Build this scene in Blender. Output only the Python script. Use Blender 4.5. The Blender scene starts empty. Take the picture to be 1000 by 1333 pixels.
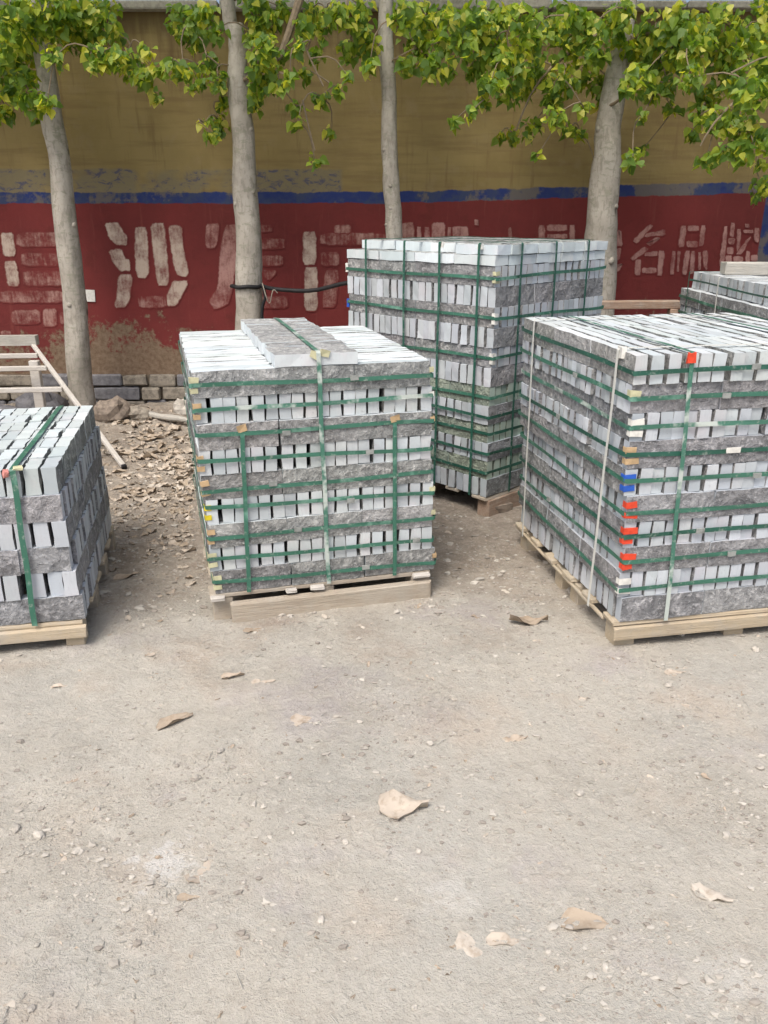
import bpy, math, random
import numpy as np
from mathutils import Vector, Matrix, Euler

rng = random.Random(11)
nrng = np.random.default_rng(5)
scene = bpy.context.scene
col = scene.collection

# ---------------------------------------------------------------- camera
CAM_H, TILT, FPX = 1.544, math.radians(20.07), 1065.0
cam_data = bpy.data.cameras.new('camera')
cam = bpy.data.objects.new('camera', cam_data)
col.objects.link(cam)
cam.location = (0, 0, CAM_H)
cam.rotation_euler = (math.radians(90) - TILT, 0, 0)
cam_data.sensor_fit = 'HORIZONTAL'
cam_data.sensor_width = 36
cam_data.lens = 36 * FPX / 1000
cam_data.clip_start = 0.05
cam_data.clip_end = 2000
scene.camera = cam

# ---------------------------------------------------------------- light
SUN_EL, SUN_AZ = math.radians(58), math.radians(205)      # bright hazy sky, sun behind the photographer
world = bpy.data.worlds.new('World')
scene.world = world
world.use_nodes = True
wn = world.node_tree.nodes
sky = wn.new('ShaderNodeTexSky')
sky.sky_type = 'NISHITA'
sky.sun_disc = False
sky.sun_elevation = SUN_EL
sky.sun_rotation = SUN_AZ
sky.air_density = 1.0
sky.dust_density = 6.0
sky.ozone_density = 0.6
wn['Background'].inputs['Strength'].default_value = 0.12
world.node_tree.links.new(sky.outputs[0], wn['Background'].inputs['Color'])
sun_data = bpy.data.lights.new('sun', 'SUN')
sun_data.energy = 1.5
sun_data.angle = math.radians(24)
sun_data.color = (1.0, 0.97, 0.92)
sun = bpy.data.objects.new('sun', sun_data)
col.objects.link(sun)
sd = Vector((math.sin(SUN_AZ) * math.cos(SUN_EL), math.cos(SUN_AZ) * math.cos(SUN_EL), math.sin(SUN_EL)))
sun.rotation_euler = (-sd).to_track_quat('-Z', 'Y').to_euler()
sun.location = sd * 30
vs = scene.view_settings
vs.view_transform = 'Standard'
vs.look = 'None'
vs.gamma = 1
vs.exposure = 0.66
vs.use_curve_mapping = False

# ---------------------------------------------------------------- helpers
def at(u, v, Y):
    """photo pixel -> point of the place on the upright plane y = Y"""
    a = (u - 500) / FPX
    b = -(v - 666.5) / FPX
    d = Vector((a, math.cos(TILT) + b * math.sin(TILT), -math.sin(TILT) + b * math.cos(TILT)))
    d *= Y / d.y
    return Vector((d.x, d.y, d.z + CAM_H))

def on_ground(u, v, z=0.0):
    a = (u - 500) / FPX
    b = -(v - 666.5) / FPX
    d = Vector((a, math.cos(TILT) + b * math.sin(TILT), -math.sin(TILT) + b * math.cos(TILT)))
    d *= (z - CAM_H) / d.z
    return Vector((d.x, d.y, z))

def project(p):
    d = (p[0], p[1], p[2] - CAM_H)
    dep = d[1] * math.cos(TILT) - d[2] * math.sin(TILT)
    up = d[1] * math.sin(TILT) + d[2] * math.cos(TILT)
    if dep < 0.05:
        return None
    return 500 + FPX * d[0] / dep, 666.5 - FPX * up / dep, dep

def vnoise(x, y, seed=0):
    x = np.asarray(x, float); y = np.asarray(y, float)
    xi = np.floor(x).astype(np.int64); yi = np.floor(y).astype(np.int64)
    fx = x - xi; fy = y - yi
    fx = fx * fx * (3 - 2 * fx); fy = fy * fy * (3 - 2 * fy)
    def h(i, j):
        n = (i * 374761393 + j * 668265263 + seed * 974711) & 0x7fffffff
        n = ((n ^ (n >> 13)) * 1274126177) & 0x7fffffff
        return ((n ^ (n >> 16)) & 0xffff) / 32767.5 - 1
    return ((h(xi, yi) * (1 - fx) + h(xi + 1, yi) * fx) * (1 - fy)
            + (h(xi, yi + 1) * (1 - fx) + h(xi + 1, yi + 1) * fx) * fy)

def sstep(a, b, x):
    t = np.clip((np.asarray(x, float) - a) / (b - a), 0, 1)
    return t * t * (3 - 2 * t)

def gz(x, y):
    x = np.asarray(x, float); y = np.asarray(y, float)
    n1 = vnoise(x * 1.1, y * 1.1, 1); n2 = vnoise(x * 3.3, y * 3.3, 2)
    n3 = vnoise(x * 8, y * 8, 3); n4 = vnoise(x * 19, y * 19, 4)
    rough = 0.65 + 0.5 * vnoise(x * 0.9 + 7, y * 0.9, 9) + 0.6 * sstep(3.2, 5, y)
    far = 1 - sstep(12, 25, np.hypot(x, y))
    h = 0.008 * n1 + 0.006 * n2 + (0.0065 * n3 + 0.006 * np.maximum(n4, -0.3)) * rough
    h = h + 0.05 * sstep(5.6, 6.7, y) * (1 - sstep(7.2, 9, y)) * (0.7 + 0.6 * n2)
    return (h - 0.012) * far

def gzf(x, y):
    return float(gz(x, y))

def mesh(name, verts, faces, mats=(), midx=None, smooth=False):
    me = bpy.data.meshes.new(name)
    me.from_pydata([tuple(v) for v in verts], [], faces)
    for m in mats:
        me.materials.append(m)
    if midx is not None:
        me.polygons.foreach_set('material_index', midx)
    if smooth:
        me.polygons.foreach_set('use_smooth', [True] * len(me.polygons))
    me.update()
    return me

def obj(name, me, parent=None, loc=None, rot=None, scale=None):
    o = bpy.data.objects.new(name, me)
    col.objects.link(o)
    if parent is not None:
        o.parent = parent
    if loc is not None:
        o.location = loc
    if rot is not None:
        o.rotation_euler = rot
    if scale is not None:
        o.scale = scale
    return o

def tag(o, label, cat, group=None):
    o['label'] = label
    o['category'] = cat
    if group:
        o['group'] = group
    return o

def thing(name, label, cat, loc=(0, 0, 0), rz=0, group=None):
    return tag(obj(name, None, loc=loc, rot=(0, 0, rz)), label, cat, group)

def tint_attr(me, colors):
    at_ = me.color_attributes.new('tint', 'FLOAT_COLOR', 'POINT')
    at_.data.foreach_set('color', np.asarray(colors, float).ravel())

class MB:
    """collects shapes, builds one mesh"""
    def __init__(self):
        self.v = []; self.f = []; self.s = []
    def add(self, vs, fs):
        n = len(self.v)
        self.v += [tuple(p) for p in vs]
        self.f += [tuple(i + n for i in f) for f in fs]
    def box(self, c, s, rot=None, jit=0.0, bev=0.0):
        hx, hy, hz = s[0] / 2, s[1] / 2, s[2] / 2
        if bev:
            # box with chamfered edges
            vs = []
            idx = {}
            for sx in (-1, 1):
                for sy in (-1, 1):
                    for sz in (-1, 1):
                        for ax in range(3):
                            p = [sx * (hx - bev), sy * (hy - bev), sz * (hz - bev)]
                            p[ax] += (sx, sy, sz)[ax] * bev
                            idx[(sx, sy, sz, ax)] = len(vs)
                            vs.append(Vector(p))
            fs = []
            def quad(ks):
                fs.append([idx[k] for k in ks])
            for s1 in (-1, 1):
                q = [(s1, -1, -1, 0), (s1, 1, -1, 0), (s1, 1, 1, 0), (s1, -1, 1, 0)]
                quad(q if s1 > 0 else q[::-1])
                q = [(-1, s1, -1, 1), (-1, s1, 1, 1), (1, s1, 1, 1), (1, s1, -1, 1)]
                quad(q if s1 > 0 else q[::-1])
                q = [(-1, -1, s1, 2), (1, -1, s1, 2), (1, 1, s1, 2), (-1, 1, s1, 2)]
                quad(q if s1 > 0 else q[::-1])
            for a in (-1, 1):
                for b in (-1, 1):
                    quad([(a, b, -1, 0), (a, b, 1, 0), (a, b, 1, 1), (a, b, -1, 1)])
                    quad([(a, -1, b, 0), (a, 1, b, 0), (a, 1, b, 2), (a, -1, b, 2)])
                    quad([(-1, a, b, 1), (1, a, b, 1), (1, a, b, 2), (-1, a, b, 2)])
                    for d_ in (-1, 1):
                        quad([(a, b, d_, 0), (a, b, d_, 1), (a, b, d_, 2)])
        else:
            vs = [Vector((sx * hx, sy * hy, sz * hz)) for sx in (-1, 1) for sy in (-1, 1) for sz in (-1, 1)]
            fs = [(0, 1, 3, 2), (4, 6, 7, 5), (0, 4, 5, 1), (2, 3, 7, 6), (0, 2, 6, 4), (1, 5, 7, 3)]
        if jit:
            vs = [p + Vector((rng.uniform(-jit, jit), rng.uniform(-jit, jit), rng.uniform(-jit, jit))) for p in vs]
        if rot is not None:
            m = Euler(rot).to_matrix() if not isinstance(rot, Matrix) else rot
            vs = [m @ p for p in vs]
        c = Vector(c)
        self.add([p + c for p in vs], fs)
    def beam(self, p, q, w, h, up=(0, 0, 1), jit=0.0, bev=0.004):
        p = Vector(p); q = Vector(q)
        x = (q - p).normalized(); y = Vector(up).cross(x).normalized(); z = x.cross(y)
        m = Matrix((x, y, z)).transposed()
        self.box((p + q) / 2, ((q - p).length, w, h), m, jit, bev)
    def tube(self, pts, rad, n=8, cap=True, wob=0.0, seed=0):
        pts = [Vector(p) for p in pts]
        if not hasattr(rad, '__len__'):
            rad = [rad] * len(pts)
        vs = []; fs = []
        t0 = (pts[1] - pts[0]).normalized()
        ref = Vector((1, 0, 0)) if abs(t0.x) < 0.8 else Vector((0, 1, 0))
        for i, p in enumerate(pts):
            t = (pts[min(i + 1, len(pts) - 1)] - pts[max(i - 1, 0)]).normalized()
            ref = (ref - t * ref.dot(t)).normalized()
            b = t.cross(ref)
            for k in range(n):
                a = 2 * math.pi * k / n
                r = rad[i]
                if wob:
                    r *= 1 + wob * float(vnoise(k * 0.9 + seed * 13.1, i * 0.55, 5))
                vs.append(p + (ref * math.cos(a) + b * math.sin(a)) * r)
        for i in range(len(pts) - 1):
            for k in range(n):
                k2 = (k + 1) % n
                fs.append((i * n + k, i * n + k2, (i + 1) * n + k2, (i + 1) * n + k))
        if cap:
            fs.append(tuple(range(n - 1, -1, -1)))
            fs.append(tuple((len(pts) - 1) * n + k for k in range(n)))
        self.add(vs, fs)
    def build(self, name, mat, parent=None, smooth=False, **k):
        return obj(name, mesh(name, self.v, self.f, [mat], smooth=smooth), parent, **k)

# ---------------------------------------------------------------- material helpers
class NT:
    def __init__(self, name, rough=0.9, spec=0.3):
        self.m = bpy.data.materials.new(name)
        self.m.use_nodes = True
        self.t = self.m.node_tree
        self.n = self.t.nodes
        self.b = self.n['Principled BSDF']
        self.b.inputs['Roughness'].default_value = rough
        self.b.inputs['Specular IOR Level'].default_value = spec
        self.geo = self.n.new('ShaderNodeNewGeometry')
        self.pos = self.geo.outputs['Position']
    def link(self, a, b):
        self.t.links.new(a, b)
    def put(self, sock, v):
        if hasattr(v, 'is_output'):
            self.link(v, sock)
        elif isinstance(v, (tuple, list)) and len(v) == 3 and sock.type == 'RGBA':
            sock.default_value = (*v, 1)
        else:
            sock.default_value = v
    def tc(self, which='Object'):
        return self.n.new('ShaderNodeTexCoord').outputs[which]
    def noise(self, scale, detail=3, rough=0.55, vec=None, dist=0.0):
        t = self.n.new('ShaderNodeTexNoise')
        t.inputs['Scale'].default_value = scale
        t.inputs['Detail'].default_value = detail
        t.inputs['Roughness'].default_value = rough
        t.inputs['Distortion'].default_value = dist
        self.link(vec if vec is not None else self.pos, t.inputs['Vector'])
        return t.outputs['Fac']
    def voronoi(self, scale, feature='F1', vec=None, out='Distance'):
        t = self.n.new('ShaderNodeTexVoronoi')
        t.feature = feature
        t.inputs['Scale'].default_value = scale
        self.link(vec if vec is not None else self.pos, t.inputs['Vector'])
        return t.outputs[out]
    def vmul(self, vec, s):
        t = self.n.new('ShaderNodeVectorMath'); t.operation = 'MULTIPLY'
        self.link(vec, t.inputs[0]); t.inputs[1].default_value = s
        return t.outputs[0]
    def vadd(self, a, b):
        t = self.n.new('ShaderNodeVectorMath'); t.operation = 'ADD'
        self.put(t.inputs[0], a); self.put(t.inputs[1], b)
        return t.outputs[0]
    def xyz(self, vec=None):
        t = self.n.new('ShaderNodeSeparateXYZ')
        self.link(vec if vec is not None else self.pos, t.inputs[0])
        return t.outputs
    def math(self, op, a, b=0.0, c=0.0, clamp=False):
        t = self.n.new('ShaderNodeMath'); t.operation = op; t.use_clamp = clamp
        for i, v in enumerate((a, b, c)):
            self.put(t.inputs[i], v)
        return t.outputs[0]
    def ss(self, lo, hi, v):
        t = self.n.new('ShaderNodeMapRange'); t.interpolation_type = 'SMOOTHSTEP'
        self.put(t.inputs['Value'], v)
        self.put(t.inputs['From Min'], lo); self.put(t.inputs['From Max'], hi)
        t.inputs['To Min'].default_value = 0; t.inputs['To Max'].default_value = 1
        return t.outputs['Result']
    def mix(self, f, a, b, mode='MIX'):
        t = self.n.new('ShaderNodeMix'); t.data_type = 'RGBA'; t.blend_type = mode
        self.put(t.inputs['Factor'], f)
        self.put(t.inputs['A'] if False else t.inputs[6], a)
        self.put(t.inputs[7], b)
        return t.outputs[2]
    def objinfo(self, out='Random'):
        return self.n.new('ShaderNodeObjectInfo').outputs[out]
    def attr(self, name):
        t = self.n.new('ShaderNodeAttribute'); t.attribute_name = name
        return t.outputs['Color']
    def bump(self, h, strength=0.4, dist=0.01, normal=None):
        t = self.n.new('ShaderNodeBump')
        t.inputs['Strength'].default_value = strength
        t.inputs['Distance'].default_value = dist
        self.link(h, t.inputs['Height'])
        if normal is not None:
            self.link(normal, t.inputs['Normal'])
        return t.outputs[0]
    def done(self, color, normal=None, rough=None):
        self.put(self.b.inputs['Base Color'], color)
        if normal is not None:
            self.link(normal, self.b.inputs['Normal'])
        if rough is not None:
            self.put(self.b.inputs['Roughness'], rough)
        return self.m

# ---------------------------------------------------------------- materials
def m_ground():
    k = NT('dirt', 0.95, 0.12)
    a = k.noise(0.9, 5, 0.6); b = k.noise(2.6, 6, 0.65, k.vadd(k.pos, (4.2, 1.7, 0)))
    c = k.noise(14, 7, 0.72); d = k.noise(60, 5, 0.75); e = k.noise(230, 3, 0.65)
    cl = k.noise(27, 5, 0.7, k.vadd(k.pos, (1, 5, 0)), 0.8)
    x, y, z = k.xyz()
    base = k.mix(k.ss(0.35, 0.65, a), (0.478, 0.450, 0.394), (0.448, 0.436, 0.396))
    base = k.mix(k.math('MULTIPLY', k.ss(0.50, 0.70, b), 0.8), base, (0.490, 0.432, 0.365))
    base = k.mix(k.math('MULTIPLY', k.ss(0.54, 0.72, k.noise(2.2, 5, 0.65, k.vadd(k.pos, (9, 3, 2)))), 0.7), base, (0.415, 0.382, 0.378))
    base = k.mix(k.math('MULTIPLY', k.ss(0.52, 0.68, k.noise(4.5, 6, 0.7, k.vadd(k.pos, (3, 8, 1)))), 0.55), base, (0.50, 0.475, 0.42))
    # churned brown soil between and behind the stacks
    edge = k.math('ADD', y, k.math('MULTIPLY', k.math('SUBTRACT', b, 0.5), 2.4))
    soil = k.mix(k.ss(0.32, 0.68, c), (0.225, 0.185, 0.15), (0.375, 0.325, 0.27))
    base = k.mix(k.math('MULTIPLY', k.ss(2.5, 3.8, edge), 0.85), base, soil)
    base = k.mix(k.math('MULTIPLY', k.ss(0.50, 0.72, c), 0.34), base, (0.34, 0.30, 0.25))
    base = k.mix(k.math('MULTIPLY', k.ss(0.53, 0.66, cl), 0.34), base, (0.57, 0.54, 0.49))
    base = k.mix(k.math('MULTIPLY', k.ss(0.47, 0.36, cl), 0.24), base, (0.33, 0.29, 0.245))
    base = k.mix(k.math('MULTIPLY', k.ss(0.55, 0.70, d), 0.5), base, (0.62, 0.60, 0.545))
    base = k.mix(k.math('MULTIPLY', k.ss(0.45, 0.30, d), 0.38), base, (0.30, 0.265, 0.225))
    base = k.mix(k.math('MULTIPLY', k.ss(0.58, 0.70, e), 0.30), base, (0.28, 0.25, 0.215))
    # spilt white stone powder
    for (u, v, r, am) in ((213, 1122, 0.10, 0.75), (590, 1160, 0.10, 0.35), (965, 1275, 0.11, 0.35), (505, 900, 0.10, 0.25)):
        p = on_ground(u, v)
        dx = k.math('SUBTRACT', x, p.x); dy = k.math('SUBTRACT', y, p.y)
        dd = k.math('SQRT', k.math('ADD', k.math('MULTIPLY', dx, dx), k.math('MULTIPLY', k.math('MULTIPLY', dy, dy), 1.6)))
        dd = k.math('ADD', dd, k.math('ADD', k.math('MULTIPLY', k.math('SUBTRACT', c, 0.5), 0.30), k.math('MULTIPLY', k.math('SUBTRACT', cl, 0.5), 0.45)))
        base = k.mix(k.math('MULTIPLY', k.ss(r, r * 0.1, dd), am), base, (0.62, 0.61, 0.585))
    # trodden smooth in places, crumbly in others
    pm = k.ss(0.42, 0.64, k.math('ADD', k.math('MULTIPLY', k.noise(1.5, 5, 0.65, k.vadd(k.pos, (6, 2, 3))), 0.9), k.math('MULTIPLY', k.ss(2.3, 4.0, y), 0.14)))
    def sb(h, lo, hi, dist, nn=None):
        o_ = k.bump(h, lo, dist, nn)
        k.link(k.math('ADD', k.math('MULTIPLY', pm, hi - lo), lo), o_.node.inputs['Strength'])
        return o_
    n = sb(c, 0.42, 0.60, 0.05)
    n = sb(cl, 0.30, 0.50, 0.022, n)
    n = sb(d, 0.6, 0.75, 0.012, n)
    n = sb(e, 0.6, 0.6, 0.005, n)
    return k.done(base, n)

def m_sawn():
    k = NT('sawn_stone', 0.75, 0.25)
    r = k.objinfo('Random')
    p = k.vadd(k.pos, k.n.new('ShaderNodeCombineXYZ').outputs[0])
    f = k.noise(60, 4, 0.65); g = k.noise(9, 3, 0.6)
    streak = k.noise(30, 3, 0.6, k.vmul(k.pos, (5, 5, 0.7)))
    base = k.mix(r, (0.43, 0.475, 0.495), (0.56, 0.60, 0.61))
    base = k.mix(k.math('MULTIPLY', k.ss(0.45, 0.7, streak), 0.35), base, (0.42, 0.45, 0.47))
    base = k.mix(k.math('MULTIPLY', k.ss(0.5, 0.72, g), 0.45), base, (0.54, 0.52, 0.54))
    base = k.mix(k.math('MULTIPLY', k.ss(0.58, 0.75, f), 0.5), base, (0.33, 0.34, 0.36))
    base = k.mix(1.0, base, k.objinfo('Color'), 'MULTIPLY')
    return k.done(base, k.bump(f, 0.25, 0.003))

def m_rough():
    k = NT('split_stone', 0.9, 0.25)
    r = k.objinfo('Random')
    f = k.noise(45, 5, 0.7); g = k.noise(12, 4, 0.65, dist=0.6); h = k.noise(150, 3, 0.6)
    base = k.mix(r, (0.180, 0.187, 0.186), (0.29, 0.292, 0.285))
    base = k.mix(k.ss(0.38, 0.66, g), base, (0.33, 0.335, 0.33))
    base = k.mix(k.math('MULTIPLY', k.ss(0.52, 0.64, f), 0.7), base, (0.52, 0.52, 0.51))
    base = k.mix(k.math('MULTIPLY', k.ss(0.48, 0.30, f), 0.6), base, (0.10, 0.10, 0.103))
    base = k.mix(k.math('MULTIPLY', k.ss(0.60, 0.72, h), 0.5), base, (0.62, 0.62, 0.61))
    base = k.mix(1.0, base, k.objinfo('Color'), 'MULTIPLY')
    n = k.bump(g, 0.8, 0.03); n = k.bump(f, 0.9, 0.014, n); n = k.bump(h, 0.5, 0.003, n)
    return k.done(base, n)

def m_strap(name, c1, c2, thr=0.6):
    k = NT(name, 0.42, 0.45)
    f = k.noise(7, 4, 0.65); g = k.noise(60, 3, 0.6)
    base = k.mix(k.ss(thr, thr + 0.12, f), c1, c2)
    base = k.mix(k.math('MULTIPLY', k.ss(0.55, 0.75, g), 0.4), base, (0.45, 0.47, 0.44))
    return k.done(base)

def m_plain(name, c, rough=0.6, var=0.25):
    k = NT(name, rough, 0.3)
    f = k.noise(25, 4, 0.65)
    d = tuple(x * (1 - var) for x in c)
    return k.done(k.mix(k.ss(0.35, 0.7, f), c, d), k.bump(f, 0.15, 0.004))

def m_wood(name, c1, c2, c3, dust=0.45):
    k = NT(name, 0.85, 0.2)
    o = k.tc('Object')
    g = k.noise(14, 5, 0.6, k.vmul(o, (0.6, 9, 9)), 0.6); f = k.noise(5, 4, 0.6); h = k.noise(60, 3, 0.6, k.vmul(o, (1, 6, 6)))
    base = k.mix(k.ss(0.35, 0.65, g), c1, c2)
    base = k.mix(k.math('MULTIPLY', k.ss(0.5, 0.72, f), 0.7), base, c3)
    base = k.mix(k.math('MULTIPLY', k.ss(0.57, 0.72, h), 0.5), base, tuple(x * 0.45 for x in c1))
    du = k.ss(0.42, 0.66, k.noise(9, 5, 0.7, k.vadd(k.pos, (2, 2, 2))))
    base = k.mix(k.math('MULTIPLY', du, dust), base, (0.40, 0.37, 0.32))
    return k.done(base, k.bump(g, 0.45, 0.008))

def m_bark():
    k = NT('bark', 0.9, 0.2)
    f = k.noise(40, 4, 0.7, k.vmul(k.pos, (1, 1, 0.3))); g = k.noise(5, 4, 0.6); h = k.noise(16, 4, 0.65, k.vmul(k.pos, (1, 1, 2.2)))
    base = k.mix(k.ss(0.35, 0.65, g), (0.32, 0.298, 0.258), (0.40, 0.375, 0.33))
    base = k.mix(k.math('MULTIPLY', k.ss(0.48, 0.64, f), 0.6), base, (0.20, 0.185, 0.155))
    base = k.mix(k.math('MULTIPLY', k.ss(0.52, 0.64, h), 0.7), base, (0.235, 0.235, 0.185))
    base = k.mix(k.math('MULTIPLY', k.ss(0.55, 0.68, k.noise(2.2, 5, 0.7, k.vadd(k.pos, (3, 1, 4)))), 0.6), base, (0.47, 0.44, 0.39))
    kn = k.voronoi(2.6, vec=k.vmul(k.pos, (1.6, 1.6, 1)))
    base = k.mix(k.math('MULTIPLY', k.ss(0.17, 0.07, k.math('ADD', kn, k.math('MULTIPLY', f, 0.1))), 0.85), base, (0.09, 0.075, 0.06))
    n = k.bump(h, 0.35, 0.012); n = k.bump(f, 0.5, 0.008, n)
    return k.done(base, n)

def m_leaf(name, dry=False):
    k = NT(name, 0.5 if not dry else 0.85, 0.4 if not dry else 0.15)
    c = k.attr('tint')
    if dry:
        f = k.noise(40, 4, 0.6)
        c = k.mix(k.math('MULTIPLY', k.ss(0.45, 0.7, f), 0.5), c, (0.22, 0.16, 0.105))
        k.done(c, k.bump(f, 0.3, 0.004))
        return k.m
    k.done(c)
    tr = k.n.new('ShaderNodeBsdfTranslucent')
    tc = k.mix(1.0, c, (1.75, 1.65, 0.5), 'MULTIPLY')
    k.link(tc, tr.inputs['Color'])
    ms = k.n.new('ShaderNodeMixShader')
    ms.inputs[0].default_value = 0.5
    k.link(k.b.outputs[0], ms.inputs[1]); k.link(tr.outputs[0], ms.inputs[2])
    k.link(ms.outputs[0], k.n['Material Output'].inputs['Surface'])
    return k.m

WALL_Y = 6.9
def zw(v, u=500):
    return at(u, v, WALL_Y).z
def xw(u, v=300):
    return at(u, v, WALL_Y).x

def wall_color(k):
    """painted and weathered plaster, laid out in metres along the wall"""
    x, y, z = k.xyz()
    pos = k.pos
    b1 = k.noise(1.7, 5, 0.6); b2 = k.noise(7, 5, 0.65); b3 = k.noise(30, 4, 0.65)
    hs = k.noise(5, 4, 0.6, k.vmul(pos, (0.35, 1, 4.5)))
    vstreak = k.noise(6, 4, 0.6, k.vmul(pos, (3.5, 1, 0.35)))
    och = k.mix(k.ss(0.35, 0.68, b1), (0.255, 0.200, 0.088), (0.208, 0.158, 0.066))
    och = k.mix(k.math('MULTIPLY', k.ss(0.45, 0.68, hs), 0.6), och, (0.18, 0.128, 0.06))
    och = k.mix(k.math('MULTIPLY', k.ss(0.52, 0.72, b2), 0.45), och, (0.25, 0.20, 0.11))
    och = k.mix(k.math('MULTIPLY', k.ss(0.56, 0.75, vstreak), 0.5), och, (0.14, 0.09, 0.045))
    # shade under coping and crowns painted into the upper ochre, streaked
    zz = k.math('ADD', z, k.math('MULTIPLY', k.math('SUBTRACT', vstreak, 0.5), 1.1))
    och = k.mix(k.math('MULTIPLY', k.ss(zw(95), zw(20), zz), 0.6), och, (0.115, 0.075, 0.04))
    red = k.mix(k.ss(0.35, 0.68, b1), (0.175, 0.034, 0.033), (0.135, 0.029, 0.028))
    red = k.mix(k.math('MULTIPLY', k.ss(0.52, 0.72, b2), 0.45), red, (0.105, 0.026, 0.022))
    red = k.mix(k.math('MULTIPLY', k.ss(0.58, 0.75, vstreak), 0.5), red, (0.20, 0.055, 0.048))
    wob = k.math('MULTIPLY', k.math('SUBTRACT', b2, 0.5), 0.05)
    # the band rises a little to the right
    zs = k.math('ADD', k.math('SUBTRACT', z, k.math('MULTIPLY', k.math('MAXIMUM', x, 0.0), 0.026)), wob)
    ztop, zbot = zw(250), zw(264.5)
    blue = k.mix(k.ss(0.40, 0.62, b2), (0.026, 0.042, 0.150), (0.045, 0.060, 0.125))
    worn = k.ss(0.53, 0.60, k.math('ADD', k.noise(2.3, 5, 0.7, k.vadd(pos, (3.3, 0, 0))), k.math('MULTIPLY', k.ss(0.0, 1.5, x), 0.06)))
    blue = k.mix(k.math('MULTIPLY', worn, 0.75), blue, (0.155, 0.135, 0.105))
    colr = k.mix(k.ss(ztop - 0.006, ztop + 0.006, zs), blue, och)
    # ghost of an older blue field above the band, left part of the wall
    gm = k.math('MULTIPLY', k.ss(xw(447) + 0.01, xw(445) - 0.01, x), k.ss(zw(219), zw(222), zs))
    gm = k.math('MULTIPLY', gm, k.ss(ztop - 0.006, ztop + 0.006, zs))
    gsc = k.noise(9, 6, 0.75, k.vadd(k.vmul(pos, (1, 1, 1.8)), (1.2, 0, 5)), 1.2)
    ghost = k.mix(k.ss(0.50, 0.62, gsc), (0.19, 0.165, 0.105), (0.060, 0.070, 0.13))
    gpatch = k.ss(0.40, 0.50, k.noise(1.6, 3, 0.6, k.vadd(pos, (0.7, 0, 0))))
    colr = k.mix(k.math('MULTIPLY', gm, k.math('MULTIPLY', gpatch, 0.85)), colr, ghost)
    colr = k.mix(k.ss(zbot + 0.005, zbot - 0.005, zs), colr, red)
    # blue upright border at the right end
    bx = k.math('ADD', x, k.math('MULTIPLY', wob, 0.3))
    vb = k.math('MULTIPLY', k.ss(xw(990), xw(992), bx), k.ss(xw(1012), xw(1010), bx))
    vb = k.math('MULTIPLY', vb, k.ss(zbot + 0.1, zbot, zs))
    colr = k.mix(vb, colr, blue)
    # paint gone from the foot of the wall
    wn_ = k.noise(3.1, 7, 0.75, k.vadd(pos, (5.1, 0, 2.0)), 0.5)
    wz = k.math('MULTIPLY', k.math('SUBTRACT', zw(425), z), 0.95)
    px, pz = xw(135), zw(450)
    dx = k.math('SUBTRACT', x, px); dz = k.math('SUBTRACT', z, pz)
    dd = k.math('SQRT', k.math('ADD', k.math('MULTIPLY', k.math('MULTIPLY', dx, dx), 1.4), k.math('MULTIPLY', dz, dz)))
    px2 = xw(870); dx2 = k.math('SUBTRACT', x, px2); dz2 = k.math('SUBTRACT', z, zw(395))
    dd2 = k.math('SQRT', k.math('ADD', k.math('MULTIPLY', k.math('MULTIPLY', dx2, dx2), 0.6), k.math('MULTIPLY', dz2, dz2)))
    wear = k.math('ADD', k.math('ADD', k.math('ADD', wn_, k.math('MULTIPLY', k.math('SUBTRACT', b2, 0.5), 0.9)), wz), k.math('ADD', k.math('MULTIPLY', k.ss(0.80, 0.0, dd), 0.27), k.math('MULTIPLY', k.ss(0.5, 0.1, dd2), 0.22)))
    wf = k.ss(0.62, 0.80, k.math('ADD', wear, k.math('MULTIPLY', k.math('SUBTRACT', b3, 0.5), 0.45)))
    bare = k.mix(k.ss(0.35, 0.68, b3), (0.15, 0.115, 0.075), (0.235, 0.185, 0.13))
    colr = k.mix(k.math('MULTIPLY', wf, 0.88), colr, bare)
    # small flakes
    colr = k.mix(k.math('MULTIPLY', k.ss(0.70, 0.76, b3), k.ss(0.5, 0.6, b2)), colr, (0.33, 0.27, 0.20))
    h = k.math('ADD', k.math('MULTIPLY', b2, 0.6), k.math('MULTIPLY', b3, 0.35))
    h = k.math('SUBTRACT', h, k.math('MULTIPLY', wf, 0.25))
    return colr, h, b2, b3

def m_wall():
    k = NT('painted_plaster', 0.9, 0.2)
    c, h, _, _ = wall_color(k)
    return k.done(c, k.bump(h, 0.45, 0.02))

def m_letter(name, paint, wear):
    k = NT(name, 0.9, 0.2)
    c, h, b2, b3 = wall_color(k)
    n1 = k.noise(6, 6, 0.72, k.vadd(k.pos, (2, 0, 8))); n2 = k.noise(45, 4, 0.7)
    br = k.noise(14, 4, 0.6, k.vmul(k.pos, (4, 1, 0.6)))
    p = k.mix(k.ss(0.4, 0.65, n1), paint, tuple(x * 0.74 for x in paint))
    s = k.math('ADD', k.math('MULTIPLY', n1, 0.6), k.math('ADD', k.math('MULTIPLY', n2, 0.15), k.math('MULTIPLY', br, 0.25)))
    f = k.ss(wear + 0.12, wear - 0.14, s)
    ed = k.n.new('ShaderNodeSeparateColor'); k.link(k.attr('tint'), ed.inputs[0])
    ef = k.ss(0.15, 0.75, k.math('ADD', ed.outputs[0], k.math('MULTIPLY', k.math('SUBTRACT', n2, 0.5), 0.9)))
    return k.done(k.mix(k.math('MULTIPLY', k.math('MULTIPLY', f, ef), 0.84), c, p), k.bump(h, 0.45, 0.02))

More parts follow.
